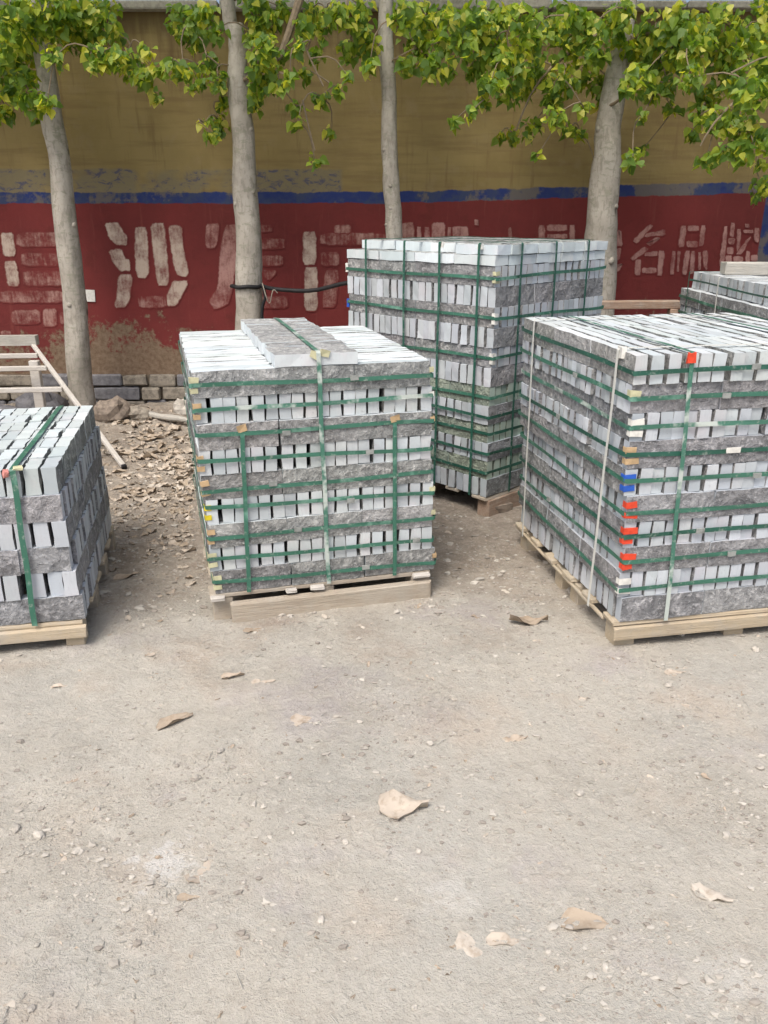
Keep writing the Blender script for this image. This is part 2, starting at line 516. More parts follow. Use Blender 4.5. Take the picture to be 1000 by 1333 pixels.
M = dict(
    ground=m_ground(), sawn=m_sawn(), rough=m_rough(), wall=m_wall(),
    green=m_strap('green_strap', (0.040, 0.140, 0.098), (0.13, 0.28, 0.22), 0.56),
    dkgreen=m_strap('dark_green_strap', (0.020, 0.092, 0.066), (0.05, 0.15, 0.11), 0.60),
    faded=m_strap('faded_strap', (0.055, 0.17, 0.125), (0.46, 0.52, 0.49), 0.50),
    white=m_strap('white_strap', (0.60, 0.61, 0.58), (0.44, 0.46, 0.44), 0.6),
    pad_red=m_plain('red_plastic', (0.72, 0.075, 0.035), 0.4), pad_blue=m_plain('blue_plastic', (0.03, 0.12, 0.55), 0.4),
    pad_white=m_plain('white_plastic', (0.74, 0.74, 0.70), 0.5), pad_yellow=m_plain('yellow_plastic', (0.70, 0.58, 0.03), 0.45),
    pad_tan=m_plain('cardboard', (0.50, 0.36, 0.21), 0.8), pad_cream=m_plain('cream_card', (0.56, 0.55, 0.36), 0.7),
    pine=m_wood('pine', (0.43, 0.36, 0.26), (0.48, 0.41, 0.305), (0.35, 0.30, 0.235), 0.6),
    oldwood=m_wood('weathered_wood', (0.41, 0.36, 0.29), (0.36, 0.31, 0.25), (0.45, 0.415, 0.36), 0.7),
    redwood=m_wood('reddish_wood', (0.27, 0.185, 0.135), (0.34, 0.25, 0.19), (0.22, 0.165, 0.13)),
    paleboard=m_wood('pale_board', (0.54, 0.52, 0.485), (0.47, 0.445, 0.41), (0.60, 0.585, 0.56), 0.3),
    greywood=m_wood('grey_board', (0.36, 0.35, 0.315), (0.43, 0.42, 0.385), (0.26, 0.25, 0.23)),
    bark=m_bark(), leaf=m_leaf('poplar_leaf'), dry=m_leaf('dry_leaf', True),
    concrete=m_plain('old_concrete', (0.40, 0.385, 0.34), 0.9, 0.4),
    rubble=m_plain('rubble_stone', (0.30, 0.27, 0.225), 0.9, 0.5),
    rubble2=m_plain('slate_stone', (0.20, 0.20, 0.215), 0.9, 0.4),
    mortar=m_plain('mortar', (0.20, 0.165, 0.125), 0.95, 0.4),
    boulder=m_plain('boulder_stone', (0.27, 0.225, 0.185), 0.9, 0.5),
    pebble=m_plain('pebble_stone', (0.50, 0.47, 0.42), 0.9, 0.4),
    cable=m_plain('black_rubber', (0.018, 0.018, 0.02), 0.55, 0.3),
    letter=m_letter('faded_letter_paint', (0.56, 0.48, 0.40), 0.57),
    letter_faint=m_letter('faint_letter_paint', (0.44, 0.29, 0.25), 0.475),
    letter_pink=m_letter('pink_letter_paint', (0.46, 0.28, 0.25), 0.56),
    pad_pink=m_plain('pink_plastic', (0.60, 0.25, 0.22), 0.6),
    seal=m_plain('dull_steel', (0.30, 0.32, 0.31), 0.4, 0.4),
    twig=m_plain('twig_bark', (0.22, 0.175, 0.12), 0.9, 0.3),
)

# ---------------------------------------------------------------- ground
def axis(lo, hi, step, far):
    fine = np.arange(lo, hi + step / 2, step)
    out = []
    d = step
    p = 0.0
    while p < far:
        d *= 1.5
        p += d
        out.append(p)
    out = np.array(out)
    return np.concatenate([(lo - out)[::-1], fine, hi + out])
xs = axis(-4.2, 4.2, 0.026, 500)
ys = axis(0.2, 7.2, 0.026, 500)
X, Y = np.meshgrid(xs, ys)
Z = gz(X, Y)
nx, ny = len(xs), len(ys)
gv = np.stack([X, Y, Z], -1).reshape(-1, 3)
ii = (np.arange(ny - 1)[:, None] * nx + np.arange(nx - 1)[None, :]).reshape(-1)
gf = np.stack([ii, ii + 1, ii + nx + 1, ii + nx], -1)
gm = bpy.data.meshes.new('ground')
gm.vertices.add(len(gv)); gm.vertices.foreach_set('co', gv.ravel())
gm.loops.add(gf.size); gm.loops.foreach_set('vertex_index', gf.ravel().astype(np.int32))
gm.polygons.add(len(gf)); gm.polygons.foreach_set('loop_start', np.arange(0, gf.size, 4, dtype=np.int32))
gm.polygons.foreach_set('use_smooth', np.ones(len(gf), bool))
gm.update(calc_edges=True)
gm.materials.append(M['ground'])
ground = obj('ground', gm)
ground['kind'] = 'structure'

# ---------------------------------------------------------------- wall
WX0, WX1 = -5.6, 5.2
z_top = zw(15)
z_found = zw(486)
wall = thing('painted_wall', 'long plastered wall painted ochre over a blue band and red field with faded characters', 'wall', (0, WALL_Y, 0))
def wbox(name, x0, x1, y0, y1, z0, z1, mat, bev=0.0, jit=0.0):
    b = MB(); b.box(((x0 + x1) / 2, (y0 + y1) / 2, (z0 + z1) / 2), (x1 - x0, y1 - y0, z1 - z0), bev=bev, jit=jit)
    return b.build(name, mat, wall)
wbox('plaster_face', WX0, WX1, 0, 0.26, z_found - 0.01, z_top, M['wall'])
x = WX0 - 0.05
while x < WX1:
    L = rng.uniform(0.9, 1.3)
    wbox('coping_slab', x, min(x + L - 0.012, WX1 + 0.1), -0.10, 0.36, z_top + 0.001, z_top + 0.055 + rng.uniform(-0.006, 0.006), M['concrete'], 0.008, 0.003)
    x += L
wbox('foundation_core', WX0, WX1, 0.0, 0.26, -0.2, z_found - 0.012, M['mortar'])
zc = -0.12
for course, hgt in enumerate((0.17, 0.115, 0.115)):
    ztop_c = min(zc + hgt, z_found - 0.012)
    if course == 2:
        ztop_c = z_found - 0.004
    x = WX0 + rng.uniform(-0.2, 0)
    while x < WX1:
        L = rng.uniform(0.14, 0.46)
        if x + L > WX0 and x < 3.9:
            b = MB()
            dpt = rng.uniform(0.05, 0.085)
            b.box((x + L / 2, -dpt / 2 + 0.015, (zc + ztop_c) / 2), (L - rng.uniform(0.012, 0.03), dpt, ztop_c - zc - rng.uniform(0.006, 0.02)), bev=0.010, jit=0.007)
            b.build('foundation_stone', M[rng.choice(['rubble', 'rubble2', 'rubble2', 'rubble'])], wall)
        x += L
    zc = ztop_c
# painted characters (flat strokes of paint 3 mm proud of the plaster)
R = lambda a, b, c, d: [(a, b), (c, b), (c, d), (a, d)]
CH = [
 ('letter', [[(2, 303), (17, 303), (20, 333), (5, 333)], [(6, 340), (21, 340), (25, 372), (11, 372)]]),
 ('letter_faint', [R(22, 303, 78, 320), R(28, 330, 79, 345), R(31, 353, 82, 371)]),
 ('letter_faint', [R(0, 379, 84, 393)]),
 ('letter_faint', [R(16, 404, 52, 421), R(57, 402, 73, 424), R(79, 407, 88, 421)]),
 ('letter_faint', [R(2, 431, 14, 438)]),
 ('letter', [[(137, 291), (153, 290), (160, 302), (165, 307), (165, 319), (150, 318), (143, 309)],
             [(142, 326), (158, 324), (163, 337), (168, 338), (170, 352), (157, 352), (148, 342)],
             [(155, 358), (172, 358), (169, 390), (163, 399), (150, 400), (153, 382)],
             [(176, 296), (191, 296), (194, 354), (190, 361), (180, 361), (177, 348)],
             [(197, 291), (214, 291), (220, 366), (216, 371), (206, 371), (200, 330)],
             [(220, 294), (236, 294), (238, 322), (246, 354), (242, 360), (230, 357), (223, 324)],
             [(226, 366), (246, 366), (229, 398), (219, 398), (217, 388)]]),
 ('letter_faint', [[(180, 386), (215, 386), (217, 399), (182, 400)]]),
 ('letter_pink', [[(269, 292), (286, 291), (281, 322), (268, 322)],
             [(294, 293), (308, 293), (306, 350), (298, 394), (280, 402), (272, 392), (285, 374), (287, 330)]]),
 ('letter_faint', [R(336, 293, 354, 301), R(336, 311, 370, 323), R(336, 333, 368, 345), [(338, 352), (361, 352), (350, 365)], R(336, 386, 374, 400)]),
 ('letter', [R(395, 302, 411, 344), R(397, 348, 413, 404)]),
 ('letter_faint', [R(418, 304, 503, 318), R(436, 293, 456, 303), R(419, 329, 441, 345), [(424, 352), (441, 352), (436, 399), (420, 399)]]),
 ('letter_faint', [R(522, 290, 539, 345)]),
 ('letter_pink', [R(543, 295, 548, 345), R(553, 296, 559, 335), R(563, 290, 579, 312), R(583, 296, 587, 345), R(590, 295, 609, 308), R(590, 318, 609, 330), R(618, 286, 623, 293)]),
 ('letter_faint', [R(662, 296, 666, 312), R(648, 314, 682, 320), R(655, 326, 676, 350)]),
 ('letter_pink', [R(702, 293, 709, 350), R(713, 293, 738, 300), R(742, 293, 748, 350), R(713, 305, 738, 310)]),
 ('letter_pink', [[(803, 302), (806, 299), (809, 302), (810, 320), (803, 320)], [(802, 324), (809, 323), (806, 338), (800, 339)], [(801, 345), (810, 343), (806, 352), (794, 356), (790, 353)]]),
 ('letter_pink', [[(846, 292), (850, 294), (829, 317), (824, 313)], [(842, 304), (865, 299), (866, 306), (839, 308)], [(854, 309), (860, 310), (847, 320), (841, 317)], [(838, 321), (845, 324), (824, 339), (821, 336)],
             [(828, 338), (834, 338), (833, 358), (827, 358)], [(840, 329), (856, 327), (855, 333), (839, 333)], [(858, 327), (865, 327), (861, 358), (856, 358)], R(836, 349, 854, 355)]),
 ('letter_pink', [[(887, 294), (893, 294), (890, 321), (883, 321)], R(895, 294, 909, 300), [(913, 294), (918, 294), (915, 320), (910, 320)], R(894, 314, 908, 321),
             [(875, 327), (879, 327), (877, 357), (872, 357)], [(882, 327), (886, 327), (883, 353), (881, 353)], [(892, 327), (898, 327), (893, 357), (888, 357)], [(900, 327), (905, 327), (903, 355), (898, 357)], R(909, 328, 912, 351), [(915, 326), (921, 326), (920, 352), (916, 345)]]),
 ('letter_pink', [[(943, 295), (947, 295), (942, 345), (936, 346)], [(952, 290), (956, 290), (955, 308), (950, 307)], R(948, 310, 956, 317), R(946, 322, 954, 330), R(945, 333, 952, 345), [(960, 298), (964, 298), (963, 327), (959, 327)],
             R(968, 299, 980, 303), R(970, 291, 975, 296), [(970, 314), (978, 307), (965, 331), (958, 331)], R(971, 327, 975, 346), [(982, 297), (988, 297), (987, 315), (982, 314)], R(978, 332, 986, 339), R(955, 334, 967, 340)]),
]
n_stroke = 0
for kind, strokes in CH:
    b = MB(); ed = []
    for st in strokes:
        st = [((p[0] * (1 - t_) + q[0] * t_), (p[1] * (1 - t_) + q[1] * t_)) for p, q in zip(st, st[1:] + st[:1]) for t_ in (0.12, 0.88)]
        # subdivide each side so the brush edge wobbles
        pts = []
        for i in range(len(st)):
            p, q = st[i], st[(i + 1) % len(st)]
            d = math.hypot(q[0] - p[0], q[1] - p[1])
            n = max(1, int(d / 4))
            for j in range(n):
                t = j / n
                w = 0.55
                pts.append((p[0] + (q[0] - p[0]) * t + rng.uniform(-w, w), p[1] + (q[1] - p[1]) * t + rng.uniform(-w, w)))
        n = len(pts)
        area = sum(pts[i][0] * pts[(i + 1) % n][1] - pts[(i + 1) % n][0] * pts[i][1] for i in range(n))
        sg = 1 if area > 0 else -1
        rings = []
        per = sum(math.hypot(pts[i][0] - pts[i - 1][0], pts[i][1] - pts[i - 1][1]) for i in range(n))
        wid = abs(area) / per            # about the width of the stroke
        for off in (min(2.0, 0.35 * wid), -min(1.6, 0.25 * wid)):
            ring = []
            for i in range(n):
                p, q = pts[i - 1], pts[(i + 1) % n]
                tx, ty = q[0] - p[0], q[1] - p[1]
                l = math.hypot(tx, ty) or 1
                ring.append(at(pts[i][0] + sg * ty / l * off, pts[i][1] - sg * tx / l * off, WALL_Y))
            rings.append(ring)
        n_stroke += 1
        vv = [(p.x, -0.003 - 0.00012 * (n_stroke % 40), p.z) for r_ in rings for p in r_]
        ff = [(i, (i + 1) % n, n + (i + 1) % n, n + i) for i in range(n)] + [tuple(n + i for i in range(n))]
        b.add(vv, ff)
        ed += [(0, 0, 0, 1)] * n + [(1, 1, 1, 1)] * n
    o = b.build('painted_character', M[kind], wall)
    tint_attr(o.data, ed)
b = MB(); p = at(118, 385, WALL_Y); b.box((p.x, -0.006, p.z), (0.075, 0.008, 0.095), (0, 0.05, 0), 0.002)
tag(b.build('paper_notice', M['pad_white']), 'small white notice stuck on the red wall right of the leftmost trunk', 'notice').location = (0, WALL_Y, 0)

# ---------------------------------------------------------------- bricks
BL, BT, BH = 0.30, 0.05, 0.10
def brick_mesh(i):
    r = random.Random(100 + i)
    nxs, nzs = 6, 2
    vs = []; fs = []; mi = []
    grids = []
    for side in (-1, 1):
        g = []
        for a in range(nxs + 1):
            rowv = []
            for c in range(nzs + 1):
                edge = a in (0, nxs) or c in (0, nzs)
                dy = r.uniform(-0.0035, 0.0015) if edge else r.uniform(-0.002, 0.0055)
                x = (a / nxs - 0.5) * BL + (r.uniform(-0.006, 0.006) if 0 < a < nxs else r.uniform(-0.003, 0.002))
                z = (c / nzs - 0.5) * BH + (r.uniform(-0.012, 0.012) if 0 < c < nzs else r.uniform(-0.0028, 0.0012))
                rowv.append(len(vs))
                vs.append((x, side * (BT / 2 + dy), z))
            g.append(rowv)
        grids.append(g)
        for a in range(nxs):
            for c in range(nzs):
                q = (g[a][c], g[a + 1][c], g[a + 1][c + 1], g[a][c + 1])
                fs.append(q if side < 0 else q[::-1]); mi.append(1)
    A, B = grids
    for a in range(nxs):
        fs.append((A[a][nzs], A[a + 1][nzs], B[a + 1][nzs], B[a][nzs])); mi.append(0)
        fs.append((A[a + 1][0], A[a][0], B[a][0], B[a + 1][0])); mi.append(0)
    for c in range(nzs):
        fs.append((A[0][c], A[0][c + 1], B[0][c + 1], B[0][c])); mi.append(0)
        fs.append((A[nxs][c + 1], A[nxs][c], B[nxs][c], B[nxs][c + 1])); mi.append(0)
    return mesh('brick_mesh', vs, fs, [M['sawn'], M['rough']], mi)
BRICKS = [brick_mesh(i) for i in range(12)]

class Stack:
    def __init__(self, label, x, y, yaw, W, D, z0=0.1):
        self.t = thing('brick_stack', label, 'brick pallet', (x, y, 0), yaw, 'strapped stacks of stone bricks')
        self.x, self.y, self.yaw, self.W, self.D, self.z0 = x, y, yaw, W, D, z0
        self.items = []
        c, s = math.cos(yaw), math.sin(yaw)
        self.m = Matrix(((c, -s, 0, x), (s, c, 0, y), (0, 0, 1, 0), (0, 0, 0, 1)))
        self.off = []            # offset of each layer (z0, z1, da, db)
    def put(self, a, b, z, L, T, H, along, flat=False, tint=(1, 1, 1), faces=()):
        """one brick; a, b, z is its centre"""
        self.items.append((a, b, z, L, T, H, along, flat, tint, faces))
    def rows(self, length, pitch, thick):
        """irregular positions of bricks standing side by side"""
        n = int(length / pitch)
        slack = length - n * thick
        g = [rng.random() ** 2.2 + 0.05 for _ in range(n)]
        s = sum(g)
        out = []; p = 0.0
        for i in range(n):
            out.append(p + thick / 2)
            p += thick + slack * g[i] / s
        sh = (length - (out[-1] + thick / 2)) / max(1, n - 1)
        return [q + sh * i for i, q in enumerate(out)]
    def layer(self, kind, z, da=0.0, db=0.0, top=False, lena=0.31, lenb=0.31, tint=(1, 1, 1), jit=0.004, thick=0.0453, pitch=0.051, jend=0.004, endgap=0.0):
        W, D = self.W, self.D
        H = BH if kind in 'SH' else BT
        zc = z + H / 2
        self.off.append((z, z + H, da, db))
        def tn():
            k = rng.uniform(0.86, 1.08)
            return (tint[0] * k * rng.uniform(0.98, 1.02), tint[1] * k, tint[2] * k * rng.uniform(0.98, 1.03))
        if kind == 'S':
            n = max(1, round(W / lena)); L = W / n
            for i in range(n):
                for j, b in enumerate(self.rows(D, pitch, thick)):
                    last = b > D - 0.06
                    if top or i in (0, n - 1) or j == 0 or last:
                        f = [k for k, c in (('a-', i == 0), ('a+', i == n - 1), ('b-', j == 0), ('b+', last), ('z', top)) if c]
                        e = 0 if 0 < i < n - 1 else rng.uniform(-jend, jend)
                        self.put((i + 0.5) * L + da + e, b + db + (rng.uniform(-jit, jit) if j == 0 else 0), zc + rng.uniform(-0.001, 0), L - rng.uniform(0.002, 0.006), thick, H - 0.0015, 'a', False, tn(), f)
        elif kind == 'H':
            n = max(1, round(D / lenb)); L = D / n
            for j in range(n):
                for i, a in enumerate(self.rows(W, pitch, thick)):
                    last = a > W - 0.06
                    if top or j in (0, n - 1) or i == 0 or last:
                        f = [k for k, c in (('a-', i == 0), ('a+', last), ('b-', j == 0), ('b+', j == n - 1), ('z', top)) if c]
                        e = 0 if 0 < j < n - 1 else rng.uniform(-jend, jend)
                        self.put(a + da, (j + 0.5) * L + db + e, zc + rng.uniform(-0.001, 0), L - endgap - rng.uniform(0.002, 0.006), thick, H - 0.0015, 'b', False, tn(), f)
        elif kind in ('F', 'G'):      # flat courses: F long side along a, G along b
            P, Q = (W, D) if kind == 'F' else (D, W)
            n = max(1, round(P / 0.31)); L = P / n
            m = int(Q / 0.103); T = Q / m
            for i in range(n):
                for j in range(m):
                    if top or i in (0, n - 1) or j in (0, m - 1):
                        ca, cb = ((i + 0.5) * L, (j + 0.5) * T) if kind == 'F' else ((j + 0.5) * T, (i + 0.5) * L)
                        if callable(top) and not top(ca, cb):
                            continue
                        f = [k for k, c in (('a-', ca < 0.17), ('a+', ca > W - 0.17), ('b-', cb < 0.17), ('b+', cb > D - 0.17), ('z', bool(top))) if c]
                        self.put(ca + da + rng.uniform(-jit, jit), cb + db + rng.uniform(-jit, jit), zc + rng.uniform(-0.002, 0.0), L - rng.uniform(0.002, 0.008), T - rng.uniform(0.002, 0.008), H - 0.0015, 'a' if kind == 'F' else 'b', True, tn(), f)
    def finish(self, limit=290):
        N = {'a-': Vector((-1, 0, 0)), 'a+': Vector((1, 0, 0)), 'b-': Vector((0, -1, 0)), 'b+': Vector((0, 1, 0)), 'z': Vector((0, 0, 1))}
        camp = Vector((0, 0, CAM_H))
        scored = []
        for it in self.items:
            a, b, z, L, T, H, along, flat, tint, faces = it
            wc = self.m @ Vector((a, b, z))
            pr = project(wc)
            sc = 0.0
            if pr and -40 < pr[0] < 1040 and -40 < pr[1] < 1380:
                v = (camp - wc)
                la, lb = (L, T) if along == 'a' else (T, L)
                for f in faces:
                    nrm = (self.m.to_3x3() @ N[f])
                    area = {'a': lb * H, 'b': la * H, 'z': la * lb}[f[0]]
                    sc += max(0.0, nrm.dot(v.normalized())) * area / v.length_squared
            scored.append((sc, it))
        scored.sort(key=lambda q: -q[0])
        vs = []; fs = []; mi = []
        for k, (sc, it) in enumerate(scored):
            a, b, z, L, T, H, along, flat, tint, faces = it
            me = rng.choice(BRICKS)
            rx = math.pi / 2 if flat else 0.0
            rz = (0 if along == 'a' else math.pi / 2) + (math.pi if rng.random() < 0.5 else 0)
            sc3 = (L / BL, (H if flat else T) / BT, (T if flat else H) / BH)
            rot = Euler((rx, 0, rz + rng.uniform(-0.006, 0.006)))
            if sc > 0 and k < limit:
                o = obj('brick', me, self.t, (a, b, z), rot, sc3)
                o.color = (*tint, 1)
            else:
                mm = Matrix.LocRotScale(Vector((a, b, z)), rot, Vector(sc3))
                n0 = len(vs)
                vs += [mm @ v.co for v in me.vertices]
                for p in me.polygons:
                    fs.append(tuple(i + n0 for i in p.vertices)); mi.append(p.material_index)
        if vs:
            o = obj('bricks', mesh('bricks', vs, fs, [M['sawn'], M['rough']], mi), self.t)
            o['kind'] = 'stuff'
            o.color = (0.95, 0.95, 0.97, 1)
    def hull(self, z):
        for z0, z1, da, db in self.off:
            if z0 - 1e-4 <= z < z1:
                return da, db
        return self.off[-1][2:]
    def strap_h(self, z, mat='green', tilt=0.006, w=0.016, gap=0.008, inset=0.0):
        da, db = self.hull(z)
        W, D = self.W, self.D
        r = 0.012
        x0, x1, y0, y1 = da - gap + inset, W + da + gap - inset, db - gap + inset, D + db + gap - inset
        path = []
        for cx, cy, a0 in ((x1 - r, y0 + r, -90), (x1 - r, y1 - r, 0), (x0 + r, y1 - r, 90), (x0 + r, y0 + r, 180)):
            for k in range(4):
                a = math.radians(a0 + 30 * k)
                path.append((cx + r * math.cos(a), cy + r * math.sin(a), math.cos(a), math.sin(a)))
        pts = []
        for i, p in enumerate(path):
            q = path[(i + 1) % len(path)]
            pts.append(p)
            d = math.hypot(q[0] - p[0], q[1] - p[1])
            if d > 0.1:
                for k in range(1, 10):
                    t = k / 10
                    pts.append((p[0] + (q[0] - p[0]) * t, p[1] + (q[1] - p[1]) * t, p[2] + (q[2] - p[2]) * t, p[3] + (q[3] - p[3]) * t))
        tx, ty = rng.uniform(-tilt, tilt), rng.uniform(-tilt, tilt)
        ph = rng.uniform(0, 9)
        vs = []; fs = []
        n = len(pts)
        for i, (px, py, nx_, ny_) in enumerate(pts):
            zz = z + tx * (px / W - 0.5) * 2 + ty * (py / D - 0.5) * 2 + 0.0025 * math.sin(i * 0.7 + ph)
            lean = 0.0012 * math.sin(i * 1.3 + ph)
            th = 0.0014
            for ox, oz in ((0, -w / 2), (0, w / 2), (th, w / 2), (th, -w / 2)):
                ex = ox + lean * (1 if oz > 0 else -1)
                vs.append((px + nx_ * ex, py + ny_ * ex, zz + oz))
        for i in range(n):
            j = (i + 1) % n
            for k in range(4):
                k2 = (k + 1) % 4
                fs.append((i * 4 + k, j * 4 + k, j * 4 + k2, i * 4 + k2))
        return obj('strap', mesh('strap', vs, fs, [M[mat]]), self.t)
    def strap_v(self, pos, axis='b', mat='green', w=0.016, zt=None, lean=0.0, zfun=None, gap=0.0115, zb=None):
        """upright loop: axis 'b' runs over the stack from front to back at a = pos, 'a' from left to right at b = pos"""
        zt = self.off[-1][1] if zt is None else zt
        zb = self.z0 - 0.004 if zb is None else zb
        ln = self.D if axis == 'b' else self.W
        ks = 1 if axis == 'b' else 0
        path = []
        front = []
        nst = 26
        for i in range(nst + 1):
            z = zb + (zt - zb) * i / nst
            front.append((self.hull(min(z, zt - 0.01))[2 - 2 + ks] - gap, z, -1.0, 0.0))
        # the ribbon cannot follow every step: keep the outermost of neighbours
        xb, xt = front[0][0], front[-1][0]
        viol = max((xb + (xt - xb) * i / nst) - q[0] for i, q in enumerate(front))
        fr = [(xb + (xt - xb) * i / nst - max(0.0, viol), q[1], -1.0, 0.0) for i, q in enumerate(front)]
        path += fr
        path.append((fr[-1][0] + 0.004, zt + 0.004 + 0.002, -0.7, 0.7))
        for i in range(1, 16):
            t = i / 16
            p = fr[-1][0] + 0.012 + (ln + 2 * gap - 0.02) * t
            path.append((p, (zfun(p) if zfun else zt) + 0.006, 0.0, 1.0))
        back = [(2 * gap + ln + q[0] * 1.0, q[1], 1.0, 0.0) for q in fr[::-1]]
        path += back
        vs = []; fs = []
        ph = rng.uniform(0, 9)
        th = 0.0014
        for i, (p, z, nh, nz) in enumerate(path):
            off = lean * (z - zb) / (zt - zb) + 0.0015 * math.sin(i * 0.5 + ph)
            for oh, ow in ((0, -w / 2), (0, w / 2), (th, w / 2), (th, -w / 2)):
                pp, zz, qq = p + nh * oh, z + nz * oh, pos + off + ow
                vs.append((qq, pp, zz) if axis == 'b' else (pp, qq, zz))
        n = len(path)
        for i in range(n - 1):
            for k in range(4):
                k2 = (k + 1) % 4
                fs.append((i * 4 + k, (i + 1) * 4 + k, (i + 1) * 4 + k2, i * 4 + k2))
        fs.append((0, 1, 2, 3)); fs.append(tuple((n - 1) * 4 + k for k in (3, 2, 1, 0)))
        return obj('strap', mesh('strap', vs, fs, [M[mat]]), self.t)
    def pad(self, corner, z, mat, wa=0.035, wb=0.02, h=0.028):
        """bent card or plastic protector round a corner, under the strap"""
        da, db = self.hull(z)
        x = da if corner[0] == '-' else self.W + da
        y = db if corner[1] == '-' else self.D + db
        sx = 1 if corner[0] == '-' else -1
        sy = 1 if corner[1] == '-' else -1
        t = 0.0058
        b = MB()
        wv = rng.uniform(0.8, 1.2)
        x0, y0 = x - sx * t, y - sy * t
        b.box((x0 + sx * wa * wv / 2, y0 + sy * 0.001, z), (wa * wv, 0.002, h), (0, rng.uniform(-0.15, 0.15), 0), 0.001)
        b.box((x0 - sx * 0.0005, y0 + sy * wb / 2, z + 0.001), (0.002, wb, h * 0.95), (rng.uniform(-0.1, 0.1), 0, 0), 0.001)
        return b.build('corner_pad', M[mat], self.t)
    def plank(self, name, a0, a1, b0, b1, z0, z1, mat, jit=0.002):
        b = MB()
        b.box((0, 0, 0), (a1 - a0, b1 - b0, z1 - z0), bev=0.003, jit=jit)
        return b.build(name, M[mat], self.t, loc=((a0 + a1) / 2, (b0 + b1) / 2, (z0 + z1) / 2))
    def deck(self, mat, n=6, over=0.0, z=None, th=0.018):
        """boards that carry the bricks, seen edge on"""
        z1 = self.z0 - 0.004
        w = 0.095
        for i in range(n):
            b0 = (self.D - w) * i / (n - 1)
            self.plank('deck_board', -over + rng.uniform(-.008, .008), self.W + over + rng.uniform(-.008, .008), b0, b0 + w, z1 - th, z1, mat)
        return z1 - th

# --- stack at the left edge of the picture (its right side shows)
A = Stack('low stack of pale bricks with gridded top, cut by the left picture edge', -1.135 - 0.92 * math.cos(.200), 2.771 - 0.92 * math.sin(.200), .200, 0.92, 1.03)
kinds = 'SHSHS'
for i, kd in enumerate(kinds):
    A.layer(kd, A.z0 + i * BH, da=-0.004 * i + rng.uniform(-.004, .004), db=rng.uniform(-.005, .005), lena=0.2, lenb=0.148, tint=(0.95, 0.95, 1.0), jend=0.010, pitch=0.058, thick=0.0505)
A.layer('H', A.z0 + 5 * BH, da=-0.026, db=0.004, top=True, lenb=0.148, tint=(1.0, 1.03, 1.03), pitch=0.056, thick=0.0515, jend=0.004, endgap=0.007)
A.finish()
A.strap_v(0.92 - 0.175, 'b', 'green', w=0.020, lean=0.010)
A.strap_v(0.92 - 0.66, 'b', 'green', w=0.020, lean=0.01)
zb = A.deck('pine', 6)
A.plank('front_board', -0.01, A.W + 0.004, -0.016, 0.006, 0.030, A.z0 - 0.024, 'pine', 0.003)
for bb in (0.32, 0.65, 0.96):
    for aa in (0.03, 0.43, 0.84):
        A.plank('bearer_block', aa, aa + 0.08, bb, bb + 0.07, -0.02, zb - 0.001, 'oldwood')
A.plank('bearer_block', 0.84, 0.91, 0.01, 0.08, -0.02, 0.076, 'pine')
A.plank('bearer_block', 0.03, 0.10, 0.01, 0.08, -0.02, 0.076, 'pine')
b = MB(); b.box((0.92 - 0.192, 0.004, A.z0 + 0.588), (0.018, 0.020, 0.022), (0.4, 0.2, 0.3), 0.004); b.build('corner_pad', M['pad_pink'], A.t)
b = MB(); b.box((0.92 - 0.150, 0.000, A.z0 + 0.606), (0.03, 0.022, 0.005), (0.3, 0.1, 0.2), 0.003); b.build('corner_pad', M['pad_cream'], A.t)

# --- stack left of the middle, seen from the front
B = Stack('nine course stack with a raised grey middle strip on top, right of the leftmost stack', -.697, 2.985, .266, .928, 1.12)
for i, kd in enumerate('SHSHSHSH'):
    B.layer(kd, B.z0 + i * BH, da=0.012 - 0.003 * i + rng.uniform(-.006, .006), db=rng.uniform(-.006, .006), tint=(1.0, 1.0, 1.0), lenb=0.30)
zt = B.z0 + 8 * BH
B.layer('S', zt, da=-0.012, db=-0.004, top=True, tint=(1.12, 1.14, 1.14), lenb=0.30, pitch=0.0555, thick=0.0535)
# raised strip: bricks laid flat along the middle third
m = int(1.12 / 0.101)
for j in range(m):
    T = 1.12 / m
    k = rng.uniform(0.95, 1.15)
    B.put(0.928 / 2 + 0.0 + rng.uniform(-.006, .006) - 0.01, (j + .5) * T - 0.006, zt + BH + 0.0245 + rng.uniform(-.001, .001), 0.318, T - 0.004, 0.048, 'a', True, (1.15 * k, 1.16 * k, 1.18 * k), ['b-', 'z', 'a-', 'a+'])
B.finish(295)
for i in range(9):
    mat = 'faded' if i == 7 else 'green'
    B.strap_h(B.z0 + i * BH + 0.05 + rng.uniform(-.006, .006), mat, 0.010)
B.strap_v(0.480, 'b', 'faded', w=0.017, zt=zt + BH + 0.05, lean=-0.018)
def half_strap(S, a, z0, z1, lean, mat):
    """strap that comes out between two courses and runs down the front"""
    vs = []; fs = []
    n = 22; w = 0.0165
    for i in range(n + 1):
        z = z0 + (z1 - z0) * i / n
        y = min(S.hull(max(z - 0.03, S.z0))[1], S.hull(min(z + 0.03, z1))[1]) - 0.0125
        if i == n:
            y += 0.012; z += 0.004
        aa = a + lean * (z - z0) / (z1 - z0) + 0.001 * math.sin(i * .6)
        for oy, ow in ((0, -w / 2), (-0.0014, -w / 2), (-0.0014, w / 2), (0, w / 2)):
            vs.append((aa + ow, y + oy, z))
    for i in range(n):
        for k in range(4):
            k2 = (k + 1) % 4
            fs.append((i * 4 + k, (i + 1) * 4 + k, (i + 1) * 4 + k2, i * 4 + k2))
    fs.append((3, 2, 1, 0)); fs.append(tuple(n * 4 + k for k in range(4)))
    return obj('strap', mesh('strap', vs, fs, [M[mat]]), S.t)
half_strap(B, 0.150, B.z0 - 0.002, B.z0 + 6.75 * BH, 0.012, 'green')
